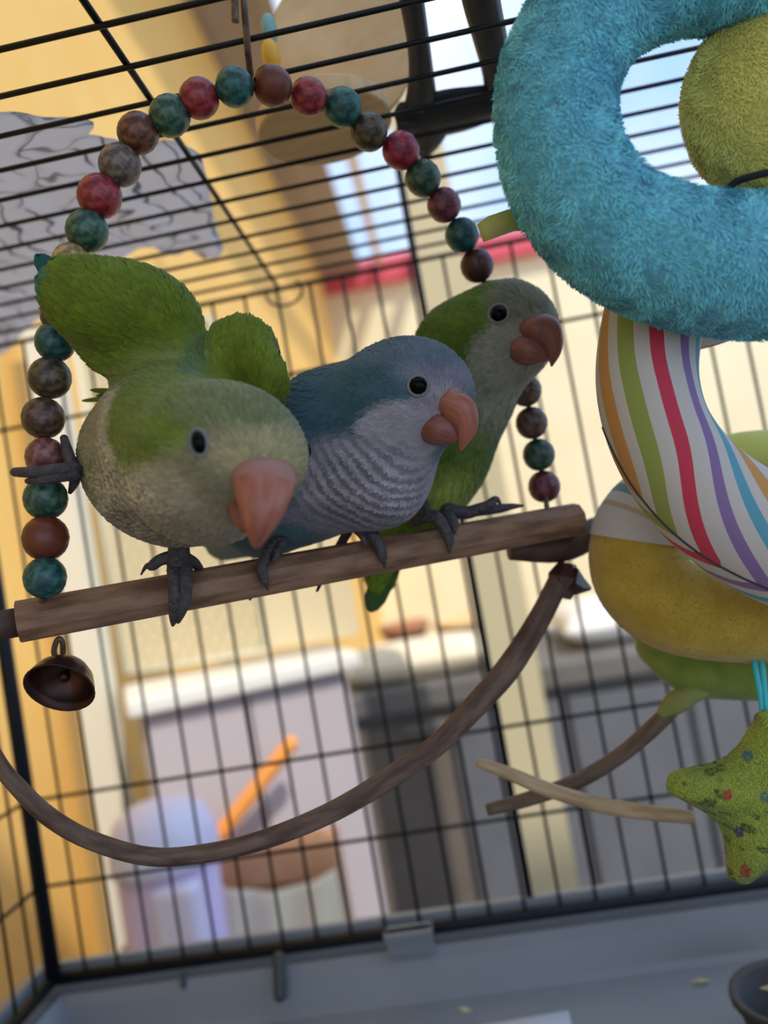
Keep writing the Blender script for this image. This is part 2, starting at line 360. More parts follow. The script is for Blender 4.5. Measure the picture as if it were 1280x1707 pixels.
bm_ = {k: mat('bead_' + {'t': 'teal', 'r': 'red', 'g': 'green', 'b': 'brown', 'u': 'taupe', 'y': 'yellow', 'o': 'olive', 'w': 'umber', 'p': 'rose', 'c': 'copper', 'k': 'crimson', 'h': 'forest', 'm': 'maroon', 'q': 'petrol', 'd': 'oxblood'}[k],
            tuple(v * 0.60 for v in lin(*a)), 0.42, col2=tuple(v * 0.92 for v in lin(*b)), nscale=420, ndetail=8, nlo=0.44, nhi=0.60, bump=0.15, bscale=400, coat=0.15) for k, (a, b) in BC.items()}
BR = 0.00625
prof = [(0.15, 0.985), (0.35, 0.94), (0.6, 0.81), (0.8, 0.61), (0.93, 0.37), (1.0, 0.0), (0.93, -0.37), (0.8, -0.61), (0.6, -0.81), (0.35, -0.94), (0.15, -0.985)]
V = [(r * BR * math.cos(2 * math.pi * k / 24), r * BR * math.sin(2 * math.pi * k / 24), z * BR) for r, z in prof for k in range(24)]
Fc = [(i * 24 + k, i * 24 + (k + 1) % 24, (i + 1) * 24 + (k + 1) % 24, (i + 1) * 24 + k) for i in range(10) for k in range(24)]
bead0 = MB().add(V, Fc).build('bead', bm_['t'])
def place_beads(lst, first):
    n = len(lst); pp = []
    # depth follows the bead size seen, smoothed along the strand
    dd = np.array([2 * BR * FPX / b[2] for b in lst]); co = np.polyfit(np.arange(n), dd, 2); dd = np.polyval(co, np.arange(n))
    for (x, y, s, c), d in zip(lst, dd): pp.append(P(x, y, d))
    pp = np.array(pp)
    for i, (x, y, s, c) in enumerate(lst):
        t = pp[min(i + 1, n - 1)] - pp[max(i - 1, 0)]
        sc = s * dd[i] / (2 * BR * FPX)
        e = Vector(t).to_track_quat('Z', 'Y').to_euler()
        if first and i == 0: bead0.location = Vector(pp[i]); bead0.rotation_euler = e; attach(bead0, swing); bead0.material_slots[0].link = 'OBJECT'; bead0.material_slots[0].material = bm_[c]; o = bead0
        else: o = copy_of(bead0, pp[i], swing, bm_[c], e)
        o.scale = (sc, sc, sc)
    return pp
pl = place_beads(bl, True); pr = place_beads(br, False)
arc = np.concatenate([[P(70, 1015, perch_d(60))], pl[::-1], pr, [P(912, 850, perch_d(912))]])
MB().sweep(arc, 0.0011, n=6, sub=3).build('string_wire', M['hook'], swing)
dh = 0.5 * (2 * BR * FPX / 64 + 2 * BR * FPX / 66)
MB().sweep(pts((421, 138, .256), (416, 115, .252), (411, 60, .244), (407, 10, .240), (404, -40, .238), (398, -62, .238), (391, -40, .237), (391, 0, .238), (392, 37, .239)), 0.00115, n=8, sub=4).build('hook', M['hook'], swing)
vine = [(-40, 1205, .236), (0, 1275, .236), (30, 1312, .237), (80, 1360, .239), (150, 1400, .241), (250, 1428, .244), (350, 1421, .248), (450, 1396, .252), (560, 1350, .258), (660, 1290, .266), (730, 1240, .272), (800, 1168, .280), (850, 1110, .287), (900, 1030, .295), (936, 958, .302)]
vr = [13, 13, 14, 15, 15, 15, 15, 16, 17, 18, 18, 20, 21, 19, 18]
MB().sweep(pts(*vine), [pxm(r, p[2]) for r, p in zip(vr, vine)], n=12, sub=6).build('vine_hoop', M['bark'], swing)
MB().sweep(pts((945, 938, .302), (940, 962, .302), (932, 995, .301)), [.0035, .0068, .0045], n=7).sweep(pts((945, 965, .300), (962, 975, .302), (984, 981, .304)), [.0062, .0042, .0008], n=6).build('knob', M['maroonwood'], swing, smooth=False)
# bell
bl_c = P(100, 1145, .232)
bell = empty('bell', bl_c, 'brown metal cup bell hanging under the left end of the perch', 'bell')
axd = -(0.80 * F_ + 0.60 * U_); axd /= np.linalg.norm(axd)      # opening looks towards the viewer and down
sx = np.cross(U_, axd); sx /= np.linalg.norm(sx); sy = np.cross(axd, sx)
prof = [(0.05, 0.9), (0.35, 0.86), (0.62, 0.72), (0.82, 0.48), (0.93, 0.22), (1.0, 0.0), (1.03, -0.06), (0.97, -0.06), (0.9, 0.2), (0.78, 0.45), (0.58, 0.66), (0.3, 0.79), (0.05, 0.82)]
rb = pxm(57, .232)
V = [bl_c + sx * rb * r * math.cos(2 * math.pi * k / 32) + sy * rb * r * math.sin(2 * math.pi * k / 32) - axd * rb * z for r, z in prof for k in range(32)]
Fc = [(i * 32 + k, i * 32 + (k + 1) % 32, (i + 1) * 32 + (k + 1) % 32, (i + 1) * 32 + k) for i in range(len(prof) - 1) for k in range(32)] + [tuple(range(32))]
MB().add(V, Fc).build('cup', M['bell'], bell)
MB().sweep(pts((95, 1102, .240), (90, 1085, .239), (96, 1066, .238), (104, 1070, .239), (105, 1098, .241)), 0.0009, n=6, sub=4).build('hanger', M['hook'], bell)
MB().sweep([bl_c - axd * rb * 0.8, bl_c - axd * rb * 0.45], 0.0006, n=6).ball(bl_c - axd * rb * 0.4, 0.0018).build('clapper', M['bell'], bell)
# ================================================================ parrots
def sd_ell(q, c, r, M):
    p = (q - c) @ M; k0 = np.sqrt(((p / r) ** 2).sum(-1)); k1 = np.sqrt(((p / (r * r)) ** 2).sum(-1)) + 1e-9
    return k0 * (k0 - 1.0) / k1
def sd_cone(q, a, b, ra, rb):
    ba = b - a; t = np.clip(((q - a) @ ba) / (ba @ ba), 0, 1)
    return np.linalg.norm(q - a - t[..., None] * ba, axis=-1) - (ra + (rb - ra) * t)
def ell(px, py, d, rx, ry, rz, rot=0, tilt=0, yaw=0, col=0, flow=None, k=None):
    """ellipsoid: radii in photo pixels at its depth, rot turns it in the picture plane (clockwise, degrees), tilt/yaw out of it"""
    a, b, c = [math.radians(v) for v in (-rot, tilt, yaw)]
    Rz = np.array([[math.cos(a), -math.sin(a), 0], [math.sin(a), math.cos(a), 0], [0, 0, 1]])
    Rx = np.array([[1, 0, 0], [0, math.cos(b), -math.sin(b)], [0, math.sin(b), math.cos(b)]])
    Ry = np.array([[math.cos(c), 0, math.sin(c)], [0, 1, 0], [-math.sin(c), 0, math.cos(c)]])
    return dict(t='e', c=q3(px, py, d), r=np.array([rx, ry, rz]) * d / FPX, M=Rz @ Rx @ Ry, col=col, flow=flow, k=k)
def cone(a, ra, b, rb, col=0, flow=None, k=None):
    return dict(t='c', a=q3(*a), b=q3(*b), ra=pxm(ra, a[2]), rb=pxm(rb, b[2]), col=col, flow=flow, k=k)

class Bird:
    def __init__(s, prims, cols, paints, k=0.006, h=0.00105, bars=None, beak=None):
        s.prims, s.cols, s.paints, s.k, s.h, s.bars = prims, np.array(cols), paints, k, h, bars
        s.beak = q3(*beak)
    def each(s, q):
        return [sd_ell(q, p['c'], p['r'], p['M']) if p['t'] == 'e' else sd_cone(q, p['a'], p['b'], p['ra'], p['rb']) for p in s.prims]
    def sdf(s, q):
        d = None
        for p, e in zip(s.prims, s.each(q)):
            if d is None: d = e; continue
            k = p['k'] or s.k; hh = np.clip(0.5 + 0.5 * (e - d) / k, 0, 1)
            d = e * (1 - hh) + d * hh - k * hh * (1 - hh)
        return d
    def color(s, q, fine=True):
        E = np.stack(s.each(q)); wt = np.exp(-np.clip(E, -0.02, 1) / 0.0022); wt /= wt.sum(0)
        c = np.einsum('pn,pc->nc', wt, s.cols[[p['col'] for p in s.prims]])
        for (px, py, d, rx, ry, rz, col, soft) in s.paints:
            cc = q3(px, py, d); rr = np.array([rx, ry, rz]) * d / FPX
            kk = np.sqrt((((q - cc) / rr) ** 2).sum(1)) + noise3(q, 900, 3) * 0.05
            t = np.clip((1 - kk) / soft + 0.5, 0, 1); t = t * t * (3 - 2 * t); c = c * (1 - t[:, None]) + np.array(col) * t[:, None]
        if s.bars:
            (bx, by, bd, rx, ry, rz, per, amp, ox, oy, od) = s.bars
            cc = q3(bx, by, bd); rr = np.array([rx, ry, rz]) * bd / FPX
            kk = np.sqrt((((q - cc) / rr) ** 2).sum(1)); t = np.clip((1 - kk) / 0.5, 0, 1)
            dist = np.linalg.norm(q - q3(ox, oy, od), axis=1) + noise3(q, 220, 9) * 0.0009 + noise3(q, 700, 12) * 0.0002
            b = np.sin(2 * math.pi * dist / pxm(per, bd))
            c = c * (1 + t * amp * b)[:, None]
        g = noise3(q, 420, 5) * 0.09 + noise3(q, 1500, 6) * 0.07
        return np.clip(c * (1 + g[:, None]), 0, 1)
    def flow(s, q):
        E = np.stack(s.each(q)); wt = np.exp(-np.clip(E, -0.02, 1) / 0.004); wt /= wt.sum(0)
        o = np.zeros_like(q)
        for p, wgt in zip(s.prims, wt):
            f = p['flow']
            if f is None: v = q - s.beak
            else: v = np.broadcast_to(np.array(f, float), q.shape)
            o += wgt[:, None] * v / (np.linalg.norm(v, axis=1)[:, None] + 1e-9)
        return o / (np.linalg.norm(o, axis=1)[:, None] + 1e-9)
    def surf(s, px, py):
        ds = np.linspace(0.12, 0.42, 1500); q = np.stack([q3(px, py, d) for d in ds]); v = s.sdf(q)
        i = int(np.argmax(v < 0)); return ds[i] if v[i] < 0 else None
    def normal(s, q):
        e = 0.0006; q = np.asarray(q); g = np.array([s.sdf((q + e * v)[None])[0] - s.sdf((q - e * v)[None])[0] for v in np.eye(3)])
        return g / np.linalg.norm(g)
    def mesh(s):
        lo = np.min([p['c'] - p['r'].max() if p['t'] == 'e' else np.minimum(p['a'] - p['ra'], p['b'] - p['rb']) for p in s.prims], 0) - 0.006
        hi = np.max([p['c'] + p['r'].max() if p['t'] == 'e' else np.maximum(p['a'] + p['ra'], p['b'] + p['rb']) for p in s.prims], 0) + 0.006
        n = np.ceil((hi - lo) / s.h).astype(int) + 1
        gx, gy, gz = [lo[i] + s.h * np.arange(n[i]) for i in range(3)]
        vals = np.empty(n)
        for i in range(n[0]):
            Y, Z = np.meshgrid(gy, gz, indexing='ij'); q = np.stack([np.full_like(Y, gx[i]), Y, Z], -1); vals[i] = s.sdf(q)
        return nets(vals, lo, s.h)
def nets(v, lo, h):
    """naive surface nets"""
    S = v < 0; n = np.array(v.shape)
    c = [v[i:n[0] - 1 + i, j:n[1] - 1 + j, k:n[2] - 1 + k] for i in (0, 1) for j in (0, 1) for k in (0, 1)]
    sm_ = sum((x < 0).astype(np.int8) for x in c); act = (sm_ > 0) & (sm_ < 8)
    idx = -np.ones(act.shape, np.int64); ii = np.argwhere(act); idx[act] = np.arange(len(ii))
    cv = np.stack([x[act] for x in c], 1); off = np.array([[i, j, k] for i in (0, 1) for j in (0, 1) for k in (0, 1)], float)
    acc = np.zeros((len(ii), 3)); cnt = np.zeros(len(ii))
    for a in range(8):
        for b in range(a + 1, 8):
            if np.abs(off[a] - off[b]).sum() != 1: continue
            va, vb = cv[:, a], cv[:, b]; m = (va < 0) != (vb < 0); t = np.where(m, va / np.where(m, va - vb, 1), 0)
            acc += np.where(m[:, None], off[a] + t[:, None] * (off[b] - off[a]), 0); cnt += m
    V = lo + h * (ii + acc / cnt[:, None]); Fc = []
    for axis in range(3):
        u, w_ = [(1, 2), (2, 0), (0, 1)][axis]
        sl0 = [slice(1, -1)] * 3; sl1 = [slice(1, -1)] * 3; sl0[axis] = slice(0, n[axis] - 1); sl1[axis] = slice(1, n[axis])
        a, b = S[tuple(sl0)], S[tuple(sl1)]; e = np.argwhere(a != b)
        if not len(e): continue
        pos = e.copy(); 
        for x in range(3):
            if x != axis: pos[:, x] += 1
        du, dw = np.eye(3, dtype=int)[u], np.eye(3, dtype=int)[w_]
        g = lambda p: idx[p[:, 0], p[:, 1], p[:, 2]]
        f = np.stack([g(pos - du - dw), g(pos - dw), g(pos), g(pos - du)], 1)
        flip = ~a[tuple(e.T)]; f[flip] = f[flip][:, ::-1]; Fc.append(f)
    return V, np.concatenate(Fc)

def build_bird(name, label, B, nf, flen, fwid, root, var=0.14):
    o = empty(name, wq(q3(*root)), label, 'parrot', 'parrots on the swing')
    V, Fc = B.mesh(); W = wq(V); col = B.color(V)
    body = raw_mesh('body', W, Fc, M['feather'], o, col)
    # camera frame is left-handed (right, up, depth): flip so that faces look outwards
    toq = lambda p: np.stack([(p - CAM) @ R_, (p - CAM) @ U_, (p - CAM) @ F_], 1)
    def flow(p):
        f = B.flow(toq(p)); return f[:, :1] * R_ + f[:, 1:2] * U_ + f[:, 2:] * F_
    fuzz('plumage', W, Fc[:, ::-1], nf, lambda p: flen(toq(p)), lambda p: fwid(toq(p)), M['feather'], o, lambda p: B.color(toq(p)) * RNG.uniform(1 - var, 1 + var, (len(p), 1)), flow,
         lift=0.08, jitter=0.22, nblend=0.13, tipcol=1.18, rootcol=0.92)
    return o
def eye(B, o, px, py, rpx, squash=1.0, rot=0.0, along=None):
    if along is None: d = B.surf(px, py); q = q3(px, py, d)
    else:
        c0 = q3(*along[0]); v = np.array(along[1], float); v /= np.linalg.norm(v); ts = np.linspace(0, 0.04, 800); vv = B.sdf(c0 + ts[:, None] * v)
        q = c0 + ts[int(np.argmax(vv > 0))] * v; d = q[2]
    nq = B.normal(q); r = pxm(rpx, d)
    nw = nq[0] * R_ + nq[1] * U_ + nq[2] * F_; c = wq(q)
    t1 = np.cross(nw, U_); t1 /= np.linalg.norm(t1); t2 = np.cross(nw, t1)
    cr, sr = math.cos(math.radians(rot)), math.sin(math.radians(rot)); t1, t2 = t1 * cr + t2 * sr, t2 * cr - t1 * sr
    e = MB().ball(c - nw * r * 0.42, (r * squash, r, r), 24, 16, M=np.stack([t1, t2, nw], 1)).build('eye', M['eye'], o)
    lidp = [c - nw * r * 0.02 + (t1 * math.cos(a) * squash + t2 * math.sin(a)) * r * 1.07 for a in np.linspace(0, 2 * math.pi, 33)]
    MB().sweep(lidp, r * 0.18, n=8, rad2=r * 0.18, caps=False).build('eyelid', M['lid'], e)
def sw(mb, pp, rr, n=8, r2=None, sub=4, **k):
    return mb.sweep(pts(*pp), [pxm(r, p[2]) for r, p in zip(rr, pp)], n=n, rad2=None if r2 is None else [pxm(r, p[2]) for r, p in zip(r2, pp)], sub=sub, **k)
def dirq(dx, dy, dz): v = np.array([dx, -dy, dz], float); return v / np.linalg.norm(v)
def feathers(name, specs, m_col, o, wide=0.32):
    """long single feathers: (base, tip, half width px, colour)"""
    VV, FF, CC = [], [], []
    for (a, b, hw, c) in specs:
        a_, b_ = P(*a), P(*b); t = b_ - a_; s = np.cross(t, F_); s /= np.linalg.norm(s); hw = pxm(hw, a[2]); nrm = np.cross(s, t / np.linalg.norm(t)) * hw * 0.25
        base = len(VV)
        for u, wd in ((0, .55), (.25, .9), (.5, 1), (.75, .9), (.92, .55), (1, .06)):
            VV += [a_ + t * u - s * hw * wd, a_ + t * u + nrm, a_ + t * u + s * hw * wd]; CC += [c, tuple(x * 1.06 for x in c), c]
        for i in range(5):
            for k in range(2): FF.append((base + i * 3 + k, base + i * 3 + k + 1, base + i * 3 + 4 + k, base + i * 3 + 3 + k))
    ob = raw_mesh(name, np.array(VV), np.array(FF), M['feather'], o, np.array(CC))
    sm = ob.modifiers.new('thick', 'SOLIDIFY'); sm.thickness = 0.0004; sm.offset = 0
    return ob

# ---- green parrot in front, bowing with raised wings
G1, G2, GD = lin(96, 113, 20), lin(112, 142, 40), lin(70, 104, 24)
GR, GB, GC, GY = lin(168, 158, 132), lin(132, 122, 102), lin(136, 130, 100), lin(162, 152, 110)
wl_f = dirq(-1, -0.55, 0.2)
bA = Bird([
    ell(290, 772, .246, 155, 138, 135, 20, col=1, flow=dirq(-0.9, 0.3, 0.5)),
    ell(300, 690, .238, 108, 76, 100, 0, col=1),
    ell(280, 735, .224, 96, 96, 90, 10, col=1, k=.012),
    ell(372, 752, .208, 140, 116, 122, 12, col=2, k=.014),
    ell(335, 836, .216, 96, 68, 80, 10, col=1, k=.012),
    ell(228, 543, .238, 112, 98, 52, 20, yaw=-12, col=0, flow=wl_f, k=.004),
    ell(156, 498, .226, 80, 60, 34, 24, yaw=-12, col=0, flow=wl_f, k=.006),
    ell(138, 516, .229, 60, 46, 32, 30, yaw=-12, col=0, flow=wl_f, k=.006),
    ell(192, 494, .231, 106, 56, 34, 6, yaw=-12, col=0, flow=wl_f, k=.006),
    ell(402, 590, .238, 64, 61, 42, 35, col=0, flow=dirq(0.3, -1, 0.4), k=.003),
    ell(440, 628, .233, 38, 56, 36, -22, col=0, flow=dirq(0.2, -1, 0.3), k=.004),
    ell(318, 640, .243, 100, 56, 60, 4, col=0),
], [G1, GR, GC], [
    (255, 690, .215, 76, 106, 400, G1, .30),
    (330, 628, .225, 170, 38, 400, G1, .5),
    (300, 705, .205, 60, 60, 300, lin(104, 124, 44), .8),
    (400, 680, .2, 120, 44, 200, lin(108, 114, 74), .9),
    (440, 756, .196, 84, 40, 200, GY, .9),
    (290, 830, .22, 90, 50, 300, lin(170, 161, 138), .6),
    (165, 740, .240, 40, 95, 300, lin(140, 132, 92), .6),
    (300, 885, .235, 150, 44, 300, GB, .7),
    (60, 455, .226, 30, 60, 200, lin(44, 104, 84), .5),
    (332, 600, .236, 22, 45, 200, lin(82, 104, 58), .8),
], k=.0085, bars=(265, 830, .225, 190, 130, 200, 14, .48, 420, 780, .195), beak=(437, 800, .185))
A = build_bird('parrot', 'green parrot bowing forward with both wings raised, at the left end of the perch', bA, 17000,
               lambda q: np.where(q[:, 1] > q3(0, 640, .24)[1], .0036, .0032), lambda q: np.where(q[:, 1] > q3(0, 640, .24)[1], .0019, .0012), (295, 950, .246))
eye(bA, A, 331, 738, 22, squash=0.62, rot=12)
eye(bA, A, 0, 0, 18, squash=0.7, along=((372, 752, .208), (1, 0.02, 0.25)))
db = bA.surf(437, 790)
mb = MB(); sw(mb, [(440, 780, db + .006), (440, 800, db - .001), (438, 835, db - .0055), (433, 868, db - .0065), (429, 893, db - .005), (427, 912, db - .003)], [26, 30, 27, 21, 13, 4], n=24, r2=[46, 53, 44, 31, 18, 6], sub=5)
bk = mb.build('upper_beak', M['beak'], A)
mb = MB(); sw(mb, [(441, 776, db + .005), (441, 789, db - .0012), (440, 801, db - .0016)], [16, 27, 31.5], n=20, r2=[30, 51, 55], sub=4); mb.build('cere', M['cere'], A)
mb = MB(); sw(mb, [(392, 825, db + .006), (398, 850, db + .003), (405, 870, db + .001), (411, 886, db)], [18, 19, 15, 7], n=14, sub=4); mb.build('lower_beak', M['beakd'], A)
# flight feathers that edge the raised wing
feathers('flight_feathers', [((150, 515, .233), (58, 424, .231), 22, lin(38, 92, 84)), ((140, 525, .233), (58, 460, .232), 20, lin(44, 98, 76)), ((160, 545, .235), (68, 498, .233), 18, lin(64, 104, 60)), ((200, 478, .234), (82, 432, .229), 20, lin(104, 136, 40))], None, A)
feathers('flight_feathers', [((215, 655, .262), (150, 650, .262), 5, lin(124, 140, 50)), ((205, 662, .262), (136, 668, .262), 4, lin(130, 146, 60)), ((220, 650, .262), (160, 660, .263), 5, lin(110, 130, 50))], None, A)
feathers('tail', [((300, 740, .285), (255 + i * 8, 770, .365), 22, lin(84, 118, 34)) for i in range(-2, 3)], None, A)
mb = MB()
sw(mb, [(298, 885, .247), (298, 925, .246), (299, 950, .2445)], [17, 19, 22])
sw(mb, [(290, 936, .246), (290, 965, .2405), (292, 995, .2385), (291, 1015, .239), (290, 1030, .241), (288, 1042, .245)], [13, 12, 12, 11, 8, 3], rnd=True)
sw(mb, [(308, 936, .246), (310, 965, .2405), (308, 998, .2385), (303, 1018, .239), (297, 1036, .242)], [13, 12, 11, 9, 4], rnd=True)
sw(mb, [(290, 928, .246), (268, 933, .245), (253, 943, .245), (243, 945, .245), (235, 958, .246)], [12, 10, 9, 4, 1.5])
sw(mb, [(306, 930, .247), (322, 938, .250), (334, 948, .254)], [12, 10, 6])
mb.build('foot', M['foot'], A)
mb = MB()
sw(mb, [(165, 790, .243), (140, 780, .238), (118, 785, .231)], [16, 16, 17])
sw(mb, [(125, 782, .230), (95, 783, .2265), (60, 787, .2255), (25, 787, .227)], [12, 11, 10, 8], rnd=True)
sw(mb, [(125, 790, .230), (95, 795, .2265), (70, 799, .226), (46, 802, .227)], [11, 10, 9, 5], rnd=True)
sw(mb, [(122, 785, .231), (114, 758, .232), (107, 731, .236)], [12, 10, 7], rnd=True)
sw(mb, [(124, 785, .232), (124, 802, .234), (117, 820, .238)], [11, 9, 4], rnd=True)
mb.build('foot', M['foot'], A)

# ---- blue parrot in the middle
T1, T2 = lin(60, 92, 102), lin(88, 102, 116)
L1, L2 = lin(162, 156, 164), lin(132, 128, 138)
bB = Bird([
    ell(565, 742, .268, 142, 132, 112, -30, col=0, flow=dirq(-1, 0.7, 0.3)),
    ell(490, 828, .274, 125, 84, 92, -22, col=0, flow=dirq(-1, 0.6, 0.3)),
    ell(640, 700, .257, 92, 105, 88, 10, col=0),
    ell(692, 654, .249, 100, 90, 84, 20, col=0),
    ell(640, 800, .262, 74, 80, 80, 20, col=1, flow=dirq(-0.5, 1, 0.3)),
    cone((430, 865, .285), 60, (375, 900, .335), 34, col=0, flow=dirq(-1, 0.4, 0.8)),
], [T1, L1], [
    (742, 610, .238, 80, 55, 70, lin(122, 122, 136), .9),
    (690, 600, .245, 90, 30, 80, T2, .9),
    (668, 725, .240, 72, 60, 70, L1, .35),
    (735, 690, .238, 52, 52, 60, lin(150, 142, 152), .5),
    (610, 812, .246, 130, 92, 75, lin(146, 140, 148), .4),
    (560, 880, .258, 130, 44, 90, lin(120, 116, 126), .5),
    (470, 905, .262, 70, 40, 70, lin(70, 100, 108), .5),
], k=.011, bars=(605, 815, .250, 135, 105, 160, 18.5, .48, 705, 680, .236), beak=(752, 690, .232))
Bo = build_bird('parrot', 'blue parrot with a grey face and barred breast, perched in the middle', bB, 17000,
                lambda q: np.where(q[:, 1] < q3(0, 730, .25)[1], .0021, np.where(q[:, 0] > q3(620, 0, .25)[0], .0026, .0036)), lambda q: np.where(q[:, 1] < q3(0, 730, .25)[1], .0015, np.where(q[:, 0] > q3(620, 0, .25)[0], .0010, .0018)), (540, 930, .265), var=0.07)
eye(bB, Bo, 697, 643, 16)
db = bB.surf(742, 690) or .236
mb = MB(); sw(mb, [(735, 672, db + .002), (752, 675, db - .0005), (767, 685, db - .0015), (776, 705, db - .0015), (775, 728, db - .001), (767, 752, db)], [16, 24, 28, 22, 14, 2], n=20, r2=[18, 22, 20, 15, 9, 2], sub=6, side=U_); ub = mb.build('upper_beak', M['beak'], Bo)
mb = MB(); sw(mb, [(716, 714, db + .003), (731, 717, db + .0005), (748, 725, db), (764, 736, db + .0004)], [25, 27, 20, 5], n=16, r2=[20, 20, 14, 3], sub=5, side=U_); mb.build('lower_beak', M['beakd'], Bo)
mb = MB(); sw(mb, [(738, 664, db + .002), (752, 662, db - .0012), (764, 664, db - .0022)], [7, 11, 7], n=12, r2=[10, 16, 12]); mb.build('cere', M['cere'], Bo)
MB().ball(P(769, 659, db - .0030), .0006, 10, 8).build('nostril', M['eye'], ub)
dp = perch_d(440)
mb = MB()
sw(mb, [(462, 905, dp), (446, 926, dp - .004), (437, 942, dp - .0078), (438, 960, dp - .0082), (442, 970, dp - .008), (446, 983, dp - .0065)], [12, 11, 10, 9, 6, 2], rnd=True)
sw(mb, [(470, 905, dp), (462, 922, dp - .005), (458, 934, dp - .0075)], [11, 9, 5], rnd=True)
sw(mb, [(470, 905, dp), (440, 960, dp + .008), (416, 1000, dp + .003)], [8, 7, 2])
mb.build('foot', M['foot'], Bo)
dp = perch_d(625); mb = MB()
sw(mb, [(590, 868, dp), (610, 884, dp - .005), (626, 898, dp - .008), (634, 918, dp - .0082), (638, 930, dp - .008), (641, 945, dp - .007)], [13, 12, 11, 10, 7, 2], rnd=True)
sw(mb, [(588, 872, dp), (602, 888, dp - .006), (608, 906, dp - .008)], [11, 9, 4], rnd=True)
sw(mb, [(590, 868, dp), (550, 940, dp + .008), (528, 986, dp + .003)], [8, 7, 2])
mb.build('foot', M['foot'], Bo)

# ---- green parrot at the back
bC = Bird([
    ell(738, 752, .302, 82, 132, 84, 24, col=0, flow=dirq(-0.4, 1, 0.2)),
    ell(690, 850, .306, 64, 84, 66, 20, col=3, flow=dirq(-0.4, 1, 0.2)),
    ell(792, 640, .296, 76, 100, 74, 26, col=1, flow=dirq(-0.5, 1, 0.1)),
    ell(776, 570, .296, 92, 74, 72, -28, col=0),
    ell(846, 552, .286, 84, 84, 72, 10, col=1),
    cone((660, 890, .312), 40, (632, 960, .318), 22, col=3, flow=dirq(-0.3, 1, 0)),
], [lin(78, 102, 28), lin(136, 133, 116), lin(120, 120, 92), lin(112, 142, 34)], [  # colours darkened: the backlit bird's shade is put into its plumage
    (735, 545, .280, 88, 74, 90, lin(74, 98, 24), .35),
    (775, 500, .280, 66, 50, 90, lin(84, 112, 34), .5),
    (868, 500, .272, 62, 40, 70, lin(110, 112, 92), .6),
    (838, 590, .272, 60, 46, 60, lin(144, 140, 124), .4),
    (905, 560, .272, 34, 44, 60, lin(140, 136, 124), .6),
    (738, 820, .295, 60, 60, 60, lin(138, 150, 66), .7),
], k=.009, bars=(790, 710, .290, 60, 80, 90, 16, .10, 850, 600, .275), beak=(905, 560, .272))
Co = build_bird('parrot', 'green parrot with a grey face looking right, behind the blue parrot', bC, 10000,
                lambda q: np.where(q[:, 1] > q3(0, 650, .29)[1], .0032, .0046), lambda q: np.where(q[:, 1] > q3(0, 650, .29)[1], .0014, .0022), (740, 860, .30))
eye(bC, Co, 831, 523, 15.5)
db = bC.surf(880, 560) or .27
mb = MB(); sw(mb, [(874, 548, db + .002), (891, 548, db - .0005), (908, 551, db - .0015), (919, 568, db - .0015), (923, 588, db - .001), (919, 611, db)], [16, 22, 26, 20, 12, 1.5], n=20, r2=[18, 22, 19, 14, 8, 1.5], sub=6, side=U_); mb.build('upper_beak', M['beakd'], Co)  # darker horn carries this bird's shade in the beak colour
mb = MB(); sw(mb, [(862, 580, db + .003), (880, 584, db + .0005), (897, 590, db), (913, 598, db + .0004)], [22, 25, 19, 5], n=16, r2=[20, 18, 13, 3], sub=5, side=U_); mb.build('lower_beak', M['beakd'], Co)
feathers('tail', [((650, 930, .314), (617, 1021, .318), 20, lin(66, 96, 48)), ((660, 930, .315), (640, 990, .319), 14, lin(110, 140, 50)), ((665, 930, .316), (648, 985, .320), 8, lin(140, 160, 60))], None, Co)
dp = perch_d(735); mb = MB()
sw(mb, [(692, 868, dp), (706, 861, dp - .003), (724, 862, dp - .0065), (738, 876, dp - .0085), (747, 896, dp - .0085), (749, 908, dp - .008), (749, 922, dp - .007)], [11, 12, 12, 11, 9, 6, 2], rnd=True)
sw(mb, [(735, 866, dp), (748, 862, dp - .004), (757, 874, dp - .0075), (757, 888, dp - .008)], [9, 10, 8, 3], rnd=True)
sw(mb, [(700, 830, .298), (705, 850, dp + .002), (712, 864, dp)], [14, 13, 12])
mb.build('foot', M['foot'], Co)
dp = perch_d(810); mb = MB()
sw(mb, [(745, 850, dp + .002), (775, 855, dp + .001), (800, 848, dp), (815, 842, dp), (826, 832, dp), (833, 838, dp)], [12, 11, 10, 9, 6, 3], rnd=True)
sw(mb, [(795, 852, dp + .001), (830, 848, dp + .001), (855, 844, dp + .001), (872, 843, dp + .001)], [9, 8, 5, 2], rnd=True)
mb.build('foot', M['foot'], Co)
